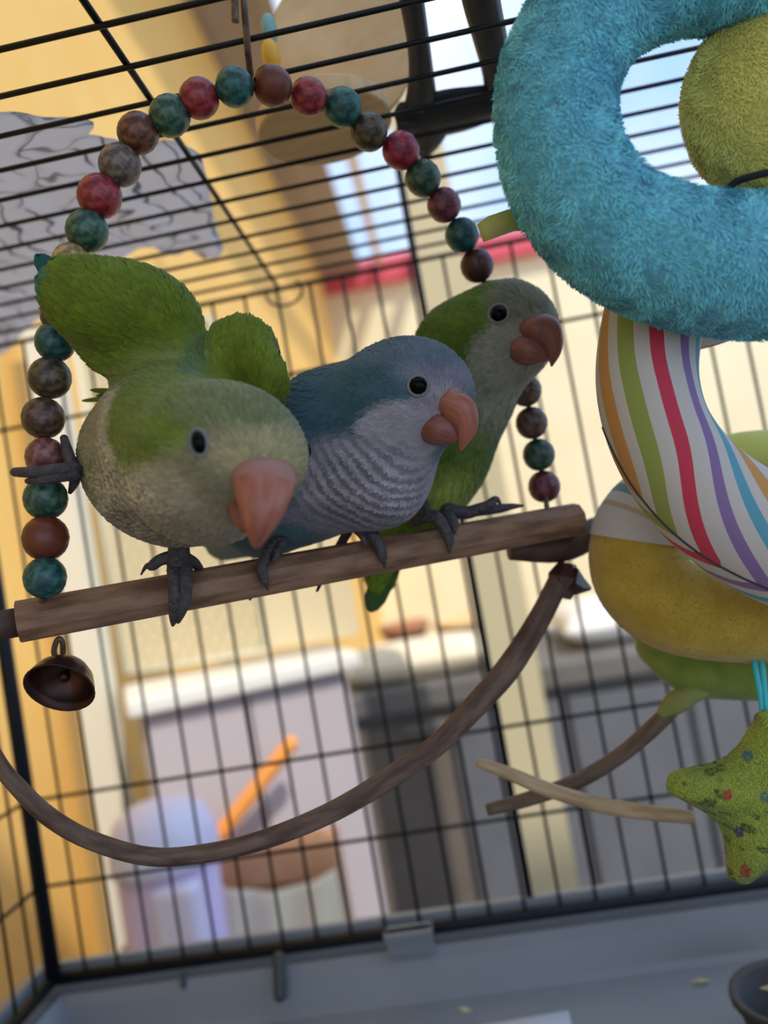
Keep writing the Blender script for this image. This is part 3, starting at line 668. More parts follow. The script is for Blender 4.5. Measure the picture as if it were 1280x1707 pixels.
# ================================================================ plush spiral toy
m_blue = mat('blue_plush', lin(110, 190, 212), 0.9, sheen=0.3)
m_green = mat('green_plush', lin(200, 200, 100), 0.9, sheen=0.3)
m_yellow = mat('yellow_velour', lin(176, 144, 44), 0.9, col2=lin(196, 164, 66), nscale=60, sheen=0.3)
m_ribbon = mat('olive_ribbon', lin(206, 198, 110), 0.7, col2=lin(214, 206, 122), nscale=400, transl=0.3)
m_thread = mat('black_thread', lin(22, 24, 34), 0.8)
m_teal = mat('teal_ribbon', lin(60, 190, 200), 0.6)
def stripe_mat(name, stripes, white, shift=0.0, twist=0.0, vscale=1.0):
    m = mat(name, white, 0.9, sheen=0.1, bump=0.25, bscale=2500); t = m.node_tree; n = t.nodes; l = t.links
    c = n.new('ShaderNodeTexCoord'); sx = n.new('ShaderNodeSeparateXYZ'); l.new(c.outputs['UV'], sx.inputs[0])
    mu = n.new('ShaderNodeMath'); mu.operation = 'MULTIPLY_ADD'; l.new(sx.outputs[0], mu.inputs[0]); mu.inputs[1].default_value = twist; l.new(sx.outputs[1], mu.inputs[2])
    ad = n.new('ShaderNodeMath'); ad.operation = 'ADD'; l.new(mu.outputs[0], ad.inputs[0]); ad.inputs[1].default_value = shift
    fr_ = n.new('ShaderNodeMath'); fr_.operation = 'FRACT'; l.new(ad.outputs[0], fr_.inputs[0])
    r = n.new('ShaderNodeValToRGB'); r.color_ramp.interpolation = 'CONSTANT'
    e = r.color_ramp.elements; e[0].position = 0; e[0].color = (*white, 1); e.remove(e[1])
    for (p0, p1, col) in stripes:
        a = e.new(p0); a.color = (*col, 1); a = e.new(p1); a.color = (*white, 1)
    l.new(fr_.outputs[0], r.inputs['Fac']); l.new(r.outputs['Color'], n['Principled BSDF'].inputs['Base Color'])
    return m
WH = lin(206, 200, 196)
SO, SG, SR, SP, ST = lin(206, 150, 84), lin(150, 164, 84), lin(206, 62, 88), lin(140, 114, 166), lin(96, 164, 186)

def tube(pp, rr, n=40, sub=8, rnd=True, side=None, rscale=1.0):
    mb = MB(); mb.sweep(pts(*pp), [pxm(r, p[2]) for r, p in zip(rr, pp)], n=n, sub=sub, rnd=rnd, side=side); return mb
def grid_of(mb): return np.concatenate(mb.v), np.array([f for f in mb.f if len(f) == 4])
toy = empty('spiral_plush_toy', P(1200, 700, .25), 'coiled plush toy in blue, striped and yellow fabric hanging at the right', 'plush toy')
bp = [(1330, -36, .224), (1230, -56, .222), (1110, -45, .222), (1000, 12, .222), (938, 110, .221), (926, 205, .219), (950, 300, .218), (1010, 374, .218), (1090, 418, .219), (1185, 440, .221), (1300, 445, .224), (1400, 430, .228)]
brr = [98, 98, 98, 97, 98, 99, 101, 104, 108, 113, 116, 116]
blue = tube(bp, brr); bo = blue.build('blue_coil', m_blue, toy)
Vb, Fb = grid_of(blue)
def blue_col(p):
    g = noise3(p, 700, 21) * 0.10 + noise3(p, 160, 22) * 0.05
    return np.array(lin(138, 222, 236)) * (1 + g)[:, None] * RNG.uniform(0.72, 1.25, (len(p), 1))
def swirl(seed, fx=250):
    def f(p):
        v = np.stack([noise3(p, fx, seed + i) for i in range(3)], 1); return v + np.array([0.2, 0, -0.5])
    return f
fuzz('pile', Vb, Fb, 85000, 0.0025, 0.00038, M['fur'], bo, blue_col, swirl(31, 420), lift=0.95, jitter=0.6, nblend=0.55, rootcol=0.8, tipcol=1.15)  # darker roots: shade between strands put into the pile colour
# face: green plush head with a stitched mouth
hc = P(1302, 172, .232); hm = MB().ball(hc, np.array([pxm(160, .232), pxm(118, .232), pxm(166, .232)]), 40, 24, M=np.stack([R_, F_, U_], 1))
hd = hm.build('head', m_green, toy); Vh, Fh = grid_of(hm)
def green_col(p):
    t = np.clip(0.5 + noise3(p, 90, 44) * 0.5, 0, 1)[:, None]
    return (np.array(lin(242, 244, 150)) * (1 - t) + np.array(lin(252, 238, 148)) * t) * RNG.uniform(0.82, 1.16, (len(p), 1))
fuzz('pile', Vh, Fh, 42000, 0.0022, 0.00038, M['fur'], hd, green_col, swirl(51, 300), lift=0.9, jitter=0.6, nblend=0.5, rootcol=0.85, tipcol=1.1)  # roots darkened as shade inside the pile, here too
MB().sweep(pts((1213, 316, .2125), (1225, 304, .2115), (1250, 295, .2095), (1285, 287, .208), (1320, 284, .208)), 0.0011, n=6, sub=4).build('mouth_stitch', m_thread, hd)
# ribbon tag
tg = MB()
for dz in (0, .0022):
    a = [P(880, 352, .232 + dz), P(846, 350, .231 + dz), P(812, 362, .230 + dz), P(795, 374, .230 + dz * .3)]; b = [P(884, 384, .232 + dz), P(858, 384, .231 + dz), P(828, 395, .230 + dz), P(806, 403, .230 + dz * .3)]
    tg.add(a + b, [(0, 1, 5, 4), (1, 2, 6, 5), (2, 3, 7, 6)])
to = tg.build('ribbon_tag', m_ribbon, toy); smd = to.modifiers.new('thick', 'SOLIDIFY'); smd.thickness = 0.0005
# striped coil : stripes run along the tube
m_str = stripe_mat('striped_cotton', [(0.005, 0.058, SO), (0.09, 0.128, ST), (0.165, 0.203, SP), (0.255, 0.300, SR), (0.345, 0.40, SG), (0.44, 0.50, SO), (0.56, 0.60, ST), (0.65, 0.69, SP), (0.75, 0.79, SR), (0.87, 0.92, SG)], WH)
sp_ = [(1130, 420, .252), (1105, 480, .250), (1083, 560, .247), (1078, 640, .245), (1098, 720, .243), (1145, 795, .242), (1210, 855, .242), (1300, 905, .243), (1380, 930, .245)]
srr = [84, 84, 82, 82, 84, 90, 97, 104, 108]
st = tube(sp_, srr, n=48, side=R_); 
UVs_ = np.concatenate(st.uv); us = UVs_[:, 0] - pxm(78, .25); vs = UVs_[:, 1].copy()
g_ = np.interp(us, [0, .019, .035, .054, .070, .092, .115, .14], [.325, .307, .275, .245, .262, .41, .52, .62]); ug = np.linspace(-.02, .16, 400); gg = np.interp(ug, [0, .019, .035, .054, .070, .092, .115, .14], [.325, .307, .275, .245, .262, .41, .52, .62]); gg = np.convolve(np.pad(gg, 30, mode='edge'), np.hanning(61) / np.hanning(61).sum(), 'valid'); g_ = np.interp(us, ug, gg); seam_v = np.interp(us, [.05, .062, .115, .14], [.56, .50, .405, .38])
past = (vs > seam_v) & (vs < 0.8); vs[past] = (2 * seam_v - vs)[past]
st.uv = [np.stack([UVs_[:, 0], vs - g_ + 0.278], 1)]
so = st.build('striped_coil', m_str, toy)
# seam line along the lower left
Vst = np.concatenate(st.v); nr = len(Vst) // 48; Vst = Vst.reshape(nr, 48, 3); cen = Vst.mean(1)
i0, i1 = int(nr * .46), int(nr * .93)
sp2 = []
for i in range(i0, i1):
    uu = np.concatenate(st.uv)[i * 48, 0] - pxm(78, .25); kk = 48 * float(np.interp(uu, [.05, .062, .115, .14], [.56, .50, .405, .38])); k0 = int(kk); p_ = Vst[i, k0] * (1 - (kk - k0)) + Vst[i, (k0 + 1) % 48] * (kk - k0); sp2.append(p_)
MB().sweep(sp2, 0.00045, n=6).build('seam', mat('seam_thread', lin(70, 66, 64), 0.9), so)
# yellow coil with a striped cap
m_str2 = stripe_mat('striped_cotton_cross', [(0.10, 0.22, lin(176, 160, 130)), (0.42, 0.50, lin(110, 150, 156)), (0.60, 0.66, lin(190, 170, 140))], WH)
yp = [(1110, 860, .290), (1066, 905, .286), (1072, 965, .283), (1120, 1008, .281), (1195, 1024, .281), (1290, 1026, .283), (1380, 1010, .286)]
yrr = [72, 78, 80, 78, 77, 78, 78]
ye = tube(yp, yrr); yo = ye.build('yellow_coil', m_yellow, toy); Vy, Fy = grid_of(ye)
fuzz('pile', Vy, Fy, 26000, 0.0011, 0.00026, M['fur'], yo, lambda p: np.array(lin(190, 156, 50)) * (1 + 0.12 * noise3(p, 140, 61))[:, None] * RNG.uniform(0.85, 1.15, (len(p), 1)), swirl(63, 120), lift=0.6, nblend=0.3)
cp_ = [(1120, 838, .287), (1088, 858, .286), (1070, 885, .2855), (1066, 902, .2855)]
cap = MB(); cap.sweep(pts(*cp_), [pxm(r, .286) for r in (72, 77, 80, 81)], n=36, sub=5)
for u in cap.uv: u[:] = u[:, ::-1]; u[:, 0], u[:, 1] = u[:, 0] * 0, u[:, 1] / 0.022
cap.build('striped_cap', m_str2, toy)
# pale inside of the coil and the far green windings
fb = tube([(1130, 560, .268), (1185, 545, .266), (1230, 530, .268)], [30, 32, 30], n=20); fb.build('striped_fold', stripe_mat('striped_cotton_fold', [(0.06, 0.12, SG), (0.40, 0.47, SR), (0.7, 0.76, SP)], WH), toy)
gb = tube([(1190, 760, .30), (1245, 752, .30), (1300, 752, .302), (1360, 770, .304)], [30, 33, 34, 32], n=20); gbo = gb.build('green_coil', m_green, toy)
m_dot = mat('green_dotted_plush', lin(112, 136, 48), 0.9, col2=lin(140, 152, 70), nscale=90, sheen=0.3)
g2 = tube([(1100, 1075, .312), (1150, 1110, .308), (1215, 1118, .306), (1300, 1120, .306)], [40, 46, 48, 48], n=24); g2o = g2.build('green_coil', m_dot, toy)
V2, F2 = grid_of(g2)
fuzz('pile', V2, F2, 9000, 0.0010, 0.00026, M['fur'], g2o, lambda p: np.array(lin(116, 140, 46)) * RNG.uniform(0.7, 1.2, (len(p), 1)), swirl(73, 120), lift=0.5, nblend=0.3)
# ---- star hanging on a teal ribbon
star = empty('star_plush', P(1295, 1330, .262), 'green dotted plush star hanging on a teal ribbon at the right edge', 'plush star')
sc_, SR1, SR2 = q3(1292, 1330, .262), pxm(182, .262), pxm(86, .262)
outl = []
tips = [(-180, -26), (-66, 136), (120, 130), (182, -28), (-14, -140)]
order = sorted(tips, key=lambda t: math.atan2(t[1], t[0]))
for i, (x, y) in enumerate(order):
    x2, y2 = order[(i + 1) % 5]; mx, my = (x + x2) / 2, (y + y2) / 2; l_ = math.hypot(mx, my); f = 104.0 / l_
    outl += [(x * 0.93 - y * 0.10, y * 0.93 + x * 0.10), (x, y), (x * 0.93 + y * 0.10, y * 0.93 - x * 0.10)][::1] if False else []
    a = math.atan2(y, x)
    for s_ in (-0.75, -0.3, 0.3, 0.75): outl.append((x * 0.90 + 21 * math.cos(a + s_ * 2), y * 0.90 + 21 * math.sin(a + s_ * 2)))
    outl.append((mx * f, my * f))
outl = np.array(outl); nO = len(outl); ol = np.concatenate([outl, outl[:1]]); ol = spl(ol, 3)[:-1]; nO = len(ol)
V = []; levels = [(1.0, 0.0), (0.95, 0.30), (0.82, 0.58), (0.62, 0.80), (0.36, 0.95), (0.12, 1.0)]
for sgn in (-1, 1):
    for (s_, z_) in levels:
        for (x, y) in ol: V.append(wq(np.array([sc_[0] + pxm(x * s_, .262), sc_[1] - pxm(y * s_, .262), .262 + sgn * z_ * pxm(52, .262)])))
V = np.array(V); Fc = []; nl = len(levels)
for g in range(2):
    for i in range(nl - 1):
        for k in range(nO):
            q = (g * nl * nO + i * nO + k, g * nl * nO + i * nO + (k + 1) % nO, g * nl * nO + (i + 1) * nO + (k + 1) % nO, g * nl * nO + (i + 1) * nO + k)
            Fc.append(q if g == 0 else q[::-1])
    Fc.append(tuple(g * nl * nO + (nl - 1) * nO + k for k in range(nO)))
smb = MB().add(V, Fc); sb = smb.build('star', m_dot, star); Vs, Fs = grid_of(smb)
dots = [(1212, 1325, lin(214, 70, 70), 8), (1247, 1262, lin(90, 140, 150), 9), (1168, 1362, lin(90, 140, 150), 7), (1232, 1386, lin(110, 84, 140), 8), (1243, 1452, lin(206, 70, 80), 9), (1275, 1330, lin(90, 140, 150), 8), (1200, 1300, lin(150, 160, 70), 5)]
def star_col(p):
    qq = np.stack([(p - CAM) @ R_, (p - CAM) @ U_, (p - CAM) @ F_], 1); x = qq[:, 0] / qq[:, 2] * FPX + CX; y = CY - qq[:, 1] / qq[:, 2] * FPX
    c = np.where((noise3(p, 900, 81) + noise3(p, 120, 82) * 1.5 > 0.75)[:, None], np.array(lin(96, 110, 52)), np.array(lin(188, 202, 92))) * RNG.uniform(0.85, 1.15, (len(p), 1))
    for (dx, dy, dc, dr) in dots:
        m_ = np.hypot(x - dx, (y - dy) * 0.8) < dr; c[m_] = dc
    return c
fuzz('pile', Vs, np.array(Fs), 30000, 0.0012, 0.0003, M['fur'], sb, star_col, swirl(83, 160), lift=0.5, nblend=0.3)
rb_ = MB()
for dx in (0, 12):
    a = [P(1250 + dx, 1085, .276), P(1256 + dx, 1120, .27), P(1264 + dx * .6, 1160, .266), P(1268 + dx * .5, 1200, .262)]; b = [v + R_ * pxm(9, .268) for v in a]
    rb_.add(a + b, [(0, 1, 5, 4), (1, 2, 6, 5), (2, 3, 7, 6)])
ro = rb_.build('ribbon', m_teal, star); smd = ro.modifiers.new('thick', 'SOLIDIFY'); smd.thickness = 0.0006
# ---- twigs
tw = empty('twig', P(960, 1305, .30), 'dark brown twig with a green cloth knot at its upper end', 'twig')
mb = MB(); sw(mb, [(812, 1350, .315), (880, 1332, .312), (960, 1303, .310), (1030, 1262, .308), (1085, 1216, .306), (1122, 1180, .304)], [10, 12, 13, 13, 14, 13], n=10); mb.build('stem', M['browntwig'], tw)
mb = MB(); sw(mb, [(1108, 1186, .304), (1125, 1172, .303), (1150, 1158, .302), (1176, 1150, .302)], [12, 19, 17, 12], n=12, rnd=True); mb.build('cloth_knot', mat('green_cloth', lin(142, 148, 84), 0.9), tw)
mb = MB(); sw(mb, [(800, 1272, .300), (850, 1290, .299), (910, 1315, .297), (1000, 1342, .294), (1080, 1354, .291), (1148, 1362, .289)], [8, 11, 12, 13, 13, 11], n=10, rnd=True)
sw(mb, [(905, 1312, .297), (925, 1312, .296)], [5, 2], n=6)
t2 = mb.build('twig', M['paletwig']); tag(t2, 'pale peeled twig pointing left out from behind the plush star', 'twig')
# ================================================================ things on the cage roof
zr = H0 + 0.0035
poly = np.array([onZ(x, y, zr)[:2] for x, y in [(-130, 190), (-60, 196), (40, 204), (110, 212), (165, 226), (150, 246), (240, 258), (300, 262), (336, 276), (350, 330), (362, 390), (374, 434), (345, 446), (318, 428), (285, 436), (250, 420), (205, 440), (120, 500), (75, 528), (40, 562), (0, 600), (-90, 640)]])
def inside(x, y):
    c = False; n = len(poly)
    for i in range(n):
        (x1, y1), (x2, y2) = poly[i], poly[i - 1]
        if (y1 > y) != (y2 > y) and x < (x2 - x1) * (y - y1) / (y2 - y1) + x1: c = not c
    return c
h = 0.004; x0, y0 = poly.min(0); x1, y1 = poly.max(0); ids = {}; V = []; Fc = []
def vid(i, j):
    if (i, j) not in ids:
        x, y = x0 + i * h, y0 + j * h; p = np.array([[x, y, 0]])
        z = zr + 0.0012 + 0.0022 * abs(noise3(p, 70, 90)[0]) + 0.0015 * abs(noise3(p, 160, 91)[0])
        ids[(i, j)] = len(V); V.append((x, y, z))
    return ids[(i, j)]
for i in range(int((x1 - x0) / h) + 1):
    for j in range(int((y1 - y0) / h) + 1):
        if inside(x0 + (i + .5) * h, y0 + (j + .5) * h): Fc.append((vid(i, j), vid(i + 1, j), vid(i + 1, j + 1), vid(i, j + 1)))
m_cl = mat('leaf_print_cotton', lin(206, 203, 202), 0.9, transl=0.85)
t = m_cl.node_tree; n = t.nodes; l = t.links
c = n.new('ShaderNodeTexCoord'); nz1 = n.new('ShaderNodeTexNoise'); nz1.inputs['Scale'].default_value = 28
mixv = n.new('ShaderNodeMix'); mixv.data_type = 'VECTOR'; mixv.inputs['Factor'].default_value = 0.06
l.new(c.outputs['Object'], nz1.inputs['Vector']); l.new(c.outputs['Object'], mixv.inputs[4]); l.new(nz1.outputs['Color'], mixv.inputs[5])
vo = n.new('ShaderNodeTexVoronoi'); vo.feature = 'DISTANCE_TO_EDGE'; vo.inputs['Scale'].default_value = 30; l.new(mixv.outputs[1], vo.inputs['Vector'])
wv = n.new('ShaderNodeTexWave'); wv.inputs['Scale'].default_value = 26; wv.inputs['Distortion'].default_value = 12; wv.inputs['Detail'].default_value = 2; l.new(c.outputs['Object'], wv.inputs['Vector'])
r1 = n.new('ShaderNodeValToRGB'); r1.color_ramp.elements[0].position = 0.004; r1.color_ramp.elements[1].position = 0.024; r1.color_ramp.elements[0].color = (.50, .50, .51, 1)
r2 = n.new('ShaderNodeValToRGB'); r2.color_ramp.elements[0].position = 0.005; r2.color_ramp.elements[1].position = 0.05; r2.color_ramp.elements[0].color = (.34, .34, .35, 1)
l.new(vo.outputs['Distance'], r1.inputs['Fac']); l.new(wv.outputs['Fac'], r2.inputs['Fac'])
nz2 = n.new('ShaderNodeTexNoise'); nz2.inputs['Scale'].default_value = 16; l.new(c.outputs['Object'], nz2.inputs['Vector'])
r3 = n.new('ShaderNodeValToRGB'); r3.color_ramp.elements[0].position = .5; r3.color_ramp.elements[1].position = .54; l.new(nz2.outputs['Fac'], r3.inputs['Fac'])
mx1 = n.new('ShaderNodeMix'); mx1.data_type = 'RGBA'; l.new(r3.outputs['Color'], mx1.inputs['Factor']); l.new(r1.outputs['Color'], mx1.inputs[6]); l.new(r2.outputs['Color'], mx1.inputs[7])
mx2 = n.new('ShaderNodeMix'); mx2.data_type = 'RGBA'; mx2.blend_type = 'MULTIPLY'; mx2.inputs['Factor'].default_value = 1; l.new(mx1.outputs[2], mx2.inputs[6]); mx2.inputs[7].default_value = (*lin(232, 229, 230), 1)
l.new(mx2.outputs[2], n['Principled BSDF'].inputs['Base Color']); l.new(mx2.outputs[2], n['Translucent BSDF'].inputs['Color'])
cnt = {}
for f in Fc:
    for a_, b_ in zip(f, f[1:] + f[:1]): cnt[(min(a_, b_), max(a_, b_))] = cnt.get((min(a_, b_), max(a_, b_)), 0) + 1
bnd = {v for e_, k_ in cnt.items() if k_ == 1 for v in e_}
pd = spl(np.concatenate([poly, poly[:1]]), 40)
for v in bnd:
    p_ = np.array(V[v][:2]); c_ = pd[np.argmin(((pd - p_) ** 2).sum(1))]; V[v] = (c_[0], c_[1], V[v][2])
cl = MB().add(V, Fc).build('printed_cloth', m_cl); tag(cl, 'grey cloth with a dark leaf print lying on the cage roof', 'cloth')
smd = cl.modifiers.new('thick', 'SOLIDIFY'); smd.thickness = 0.0008; smd.offset = 1

# round wooden lid leaning on a flat one, on the roof
m_disc = mat('pale_wood', lin(240, 204, 154), 0.7, col2=lin(222, 184, 134), nscale=40, stretch=(1, 6, 1))
def disc(name, c, nrm, r, th, m, label, hole=None):
    nrm = np.asarray(nrm, float); nrm /= np.linalg.norm(nrm); s1 = np.cross(nrm, F_); s1 /= np.linalg.norm(s1); s2 = np.cross(nrm, s1); mb = MB(); V = []; K = 48
    prof = [(0.0, 1), (0.97, 1), (1, .8), (1, -0.8), (0.97, -1), (0.0, -1)]
    for (a, z) in prof[1:-1]:
        for k in range(K): an = 2 * math.pi * k / K; V.append(c + (s1 * math.cos(an) + s2 * math.sin(an)) * r * a + nrm * z * th)
    L_ = len(prof) - 2
    Fc = [(i * K + k, i * K + (k + 1) % K, (i + 1) * K + (k + 1) % K, (i + 1) * K + k) for i in range(L_ - 1) for k in range(K)] + [tuple(range(K)), tuple((L_ - 1) * K + k for k in range(K))]
    o = mb.add(V, Fc).build(name, m, None, smooth=False); tag(o, label, 'wooden disc'); return o
dc = P(572, 84, .318)
disc('wooden_disc', dc, -0.93 * F_ + 0.12 * R_ - 0.22 * U_, pxm(120, .318), 0.004, m_disc, 'pale wooden disc leaning upright on the cage roof beside the black frame')
dc2 = onZ(540, 205, zr + 0.004); disc('wooden_disc', dc2, (0, 0, -1), 0.027, 0.0035, m_disc, 'pale wooden disc lying flat on the cage roof under the leaning one')
# black plastic frame on the roof
zf2 = zr + 0.006
def zsweep(mb, pp, r, z=zf2, r2=None, n=8): return mb.sweep([onZ(x, y, z) for x, y in pp], r, n=n, rad2=r2, sub=4, side=(0, 0, 1))
mb = MB()
zsweep(mb, [(676, -60), (686, 0), (697, 70), (702, 130), (700, 195)], [.0032] * 5, r2=[.004, .004, .004, .005, .008])
zsweep(mb, [(792, -60), (802, 0), (816, 60), (830, 120), (840, 165)], [.0032] * 5, r2=[.0062, .0062, .006, .006, .008])
zsweep(mb, [(660, 205), (700, 196), (770, 184), (850, 162), (930, 140)], [.004] * 5, r2=[.006, .016, .017, .010, .006])
zsweep(mb, [(668, 186), (700, 200), (712, 225), (706, 250)], [.004] * 4, r2=[.004, .012, .010, .004])
fo = mb.build('plastic_frame', mat('black_plastic', lin(22, 24, 32), 0.5)); tag(fo, 'black plastic frame with rounded openings resting on the cage roof', 'frame')
yt = P(452, 92, .30); yo_ = empty('toy_block', yt, 'small yellow and teal plastic toy on the cage roof, left of the wooden discs', 'toy')
MB().ball(yt, (.0035, .005, .006), 16, 10).build('yellow_piece', mat('yellow_plastic', lin(228, 178, 50), 0.5), yo_)
MB().ball(P(449, 48, .31), (.003, .004, .006), 16, 10).build('teal_piece', mat('teal_plastic', lin(120, 176, 180), 0.5), yo_)
# ================================================================ in the tray
pa = [onZ(x, y, zf + 0.0015) for x, y in [(760, 1716), (948, 1684), (960, 1740), (775, 1770)]]
po = MB().add(pa, [(0, 1, 2, 3)]).build('paper_sheet', mat('white_paper', lin(205, 205, 212), 0.9)); tag(po, 'white sheet of paper lying on the tray floor', 'paper')
smd = po.modifiers.new('thick', 'SOLIDIFY'); smd.thickness = 0.0004; smd.offset = 1
m_husk = mat('seed_husk', lin(200, 186, 110), 0.8, col2=lin(224, 214, 160), nscale=300)
for (x, y, s, d_, lb) in [(773, 1683, .0032, .40, 'small yellowish seed husk in the tray above the paper sheet'), (1168, 1634, .0038, .40, 'pale feathery seed husk stuck to the right side of the tray wall'), (1283, 1648, .0034, .345, 'yellow seed husk in the tray at the right edge')]:
    c = P(x, y, d_); mb = MB()
    for k in range(5):
        a = RNG.uniform(0, 6.28); e = c + (R_ * math.cos(a) * 1.3 + U_ * math.sin(a) * .5) * s; mb.sweep([c - (e - c) * .4, c + (e - c) * .4, e], [s * .12, s * .3, s * .05], n=6, rad2=[s * .1, s * .12, s * .04])
    o = mb.build('seed_husk', m_husk); tag(o, lb, 'seed husk', 'seed husks in the tray')
fc = onZ(1340, 1745, zf + 0.001); cupo = empty('food_cup', fc, 'dark grey food cup standing at the right edge of the tray', 'cup')
K = 24; pf = [(0.020, 0), (0.024, .020), (0.0265, .021), (0.0265, .024), (0.0225, .023), (0.018, .004), (0.001, .004)]
V = [(fc[0] + r * math.cos(2 * math.pi * k / K), fc[1] + r * math.sin(2 * math.pi * k / K), fc[2] + z) for r, z in pf for k in range(K)]
Fc = [(i * K + k, i * K + (k + 1) % K, (i + 1) * K + (k + 1) % K, (i + 1) * K + k) for i in range(len(pf) - 1) for k in range(K)] + [tuple(range(K))]
MB().add(V, Fc).build('bowl', mat('dark_cup_plastic', lin(52, 52, 56), 0.6), cupo)
# ================================================================ patio behind the cage
zg = 0.0
def slab(name, m, a, b, label=None, cat=None, parent=None, bev=0.0, group=None):
    a, b = np.minimum(a, b), np.maximum(a, b); o = MB().box((np.array(a) + b) / 2, (np.array(b) - a) / 2).build(name, m, parent, smooth=False)
    if bev: bv = o.modifiers.new('bevel', 'BEVEL'); bv.width = bev; bv.segments = 3
    if label: tag(o, label, cat, group)
    return o
# cream column
c0 = onY(800, 600, 1.0); c1 = onY(912, 1400, 1.0); xm = 0.0665
m_colm = mat('cream_paint', lin(206, 194, 158), 0.6)
colm = slab('trim_5', m_colm, (0.018, 1.00, 0), (0.080, 1.062, 3.22)); struct(colm, 'square cream painted post behind the cage')
# white door post and the tan boards beside it
m_wht = mat('white_trim', lin(226, 226, 214), 0.6)
xw = onY(146, 1130, 1.1)[0]
colw = slab('trim_6', m_wht, (xw - 0.022, 1.10, 0), (xw + 0.022, 1.14, 1.52)); struct(colw, 'white post beside the tan boards')
m_tan = [mat('tan_board_%s' % k, lin(*c), 0.75) for k, c in (('a', (172, 148, 96)), ('b', (156, 132, 82)), ('c', (184, 160, 106)))]
xs = xw - 0.024
screen = empty('board_screen', (xs - 0.08, 1.14, 0), 'tan upright board screen left of the white post', 'screen')
for k in range(3):
    slab('board', m_tan[k], (xs - 0.045 * (k + 1) + 0.003, 1.12, 0.02), (xs - 0.045 * k, 1.14, 1.48), parent=screen, bev=0.003)
for z in (0.25, 1.3): slab('rail', m_tan[1], (xs - 0.14, 1.14, z), (xs, 1.16, z + 0.05), parent=screen)
# hexagonal wire mesh right of the post
mesh_e = empty('mesh_panel', (xw + 0.11, 1.16, 1.0), 'hexagonal wire mesh panel right of the white post', 'wire mesh')
mf = MB(); xa, xb, za, zb_ = xw + 0.03, xw + 0.25, 0.99, 1.50
for a, b in (((xa, za), (xb, za)), ((xa, zb_), (xb, zb_)), ((xb, za), (xb, zb_)), ((xa, za), (xa, zb_))): mf.sweep([(a[0], 1.16, a[1]), (b[0], 1.16, b[1])], .003, n=6)
mf.build('mesh_frame', m_wht, mesh_e)
m_bk = mat('pale_backing', lin(226, 212, 176), 0.8)
slab('backing', m_bk, (xa, 1.166, za), (xb, 1.172, zb_), parent=mesh_e)
slab('backing', m_bk, (xb, 1.166, za), (xb + 0.14, 1.172, 1.22), parent=mesh_e)
hx = MB(); s_ = 0.012
nx_, nz_ = int((xb - xa) / (s_ * 1.732)), int((zb_ - za) / (s_ * 1.5))
for j in range(nz_):
    for i in range(nx_):
        cx_ = xa + (i + 0.5 + 0.5 * (j % 2)) * s_ * 1.732; cz = za + (j + .7) * s_ * 1.5
        hp = [(cx_ + s_ * math.sin(math.radians(a)), 1.16, cz + s_ * math.cos(math.radians(a))) for a in (0, 60, 120, 180)]
        hx.sweep(hp, .0006, n=4, caps=False)
ho = hx.build('mesh_wires', mat('galvanised', lin(150, 140, 110), 0.5, metal=0.5), mesh_e); ho['kind'] = 'stuff'
# lavender grey cabinet with a white top
m_lav = mat('lavender_grey_panel', lin(190, 182, 188), 0.6); m_top = mat('white_top', lin(238, 236, 228), 0.5)
ca = onY(190, 1172, 1.02); cb = onY(500, 1088, 1.02)
zc = CAM[2] - 0.128
cab = empty('cabinet', (-0.33, 1.2, 0), 'lavender grey cabinet with a white top, between the white post and the dark deck box', 'cabinet')
def cslab(name, m, a, b, **k): return slab(name, m, np.array(a) + [-0.33, 1.2, 0], np.array(b) + [-0.33, 1.2, 0], parent=cab, **k)
cslab('body', m_lav, (-0.225, -0.18, 0.0), (0.065, -0.04, zc - 0.025))
cslab('door', m_lav, (-0.22, -0.195, 0.06), (-0.085, -0.18, zc - 0.035), bev=0.003)
cslab('door', m_lav, (-0.081, -0.195, 0.06), (0.06, -0.18, zc - 0.035), bev=0.003)
cslab('top', m_top, (-0.24, -0.215, zc - 0.025), (0.08, -0.02, zc), bev=0.006)
cab.location = Vector((-0.315, 1.28, 0)); cab.rotation_euler = (0, 0, math.radians(24))
# dark grey deck box : panels on a frame, lid
m_dk = [mat('dark_resin_%s' % k, lin(*c), 0.7, col2=lin(*[v + 8 for v in c]), nscale=14) for k, c in (('warm', (108, 98, 88)), ('cool', (102, 104, 110)), ('mid', (106, 103, 99)))]
db_ = empty('deck_box', (0.2, 1.45, 0), 'dark grey panelled deck box behind the cream post', 'deck box')
zt_ = CAM[2] - 0.225
slab('body', m_dk[2], (-0.25, 1.32, 0.0), (0.72, 1.75, zt_), parent=db_)
for k in range(5):
    xx = -0.245 + 0.192 * k; slab('panel', m_dk[0 if k == 0 else 1], (xx, 1.305, 0.04), (xx + 0.184, 1.32, zt_ - 0.055), parent=db_, bev=0.004)
slab('lid', m_dk[2], (-0.26, 1.29, zt_ - 0.035), (0.74, 1.77, zt_ + 0.005), parent=db_, bev=0.006)
slab('latch', m_dk[2], (-0.13, 1.283, zt_ - 0.07), (-0.03, 1.305, zt_ - 0.055), parent=db_, bev=0.002)
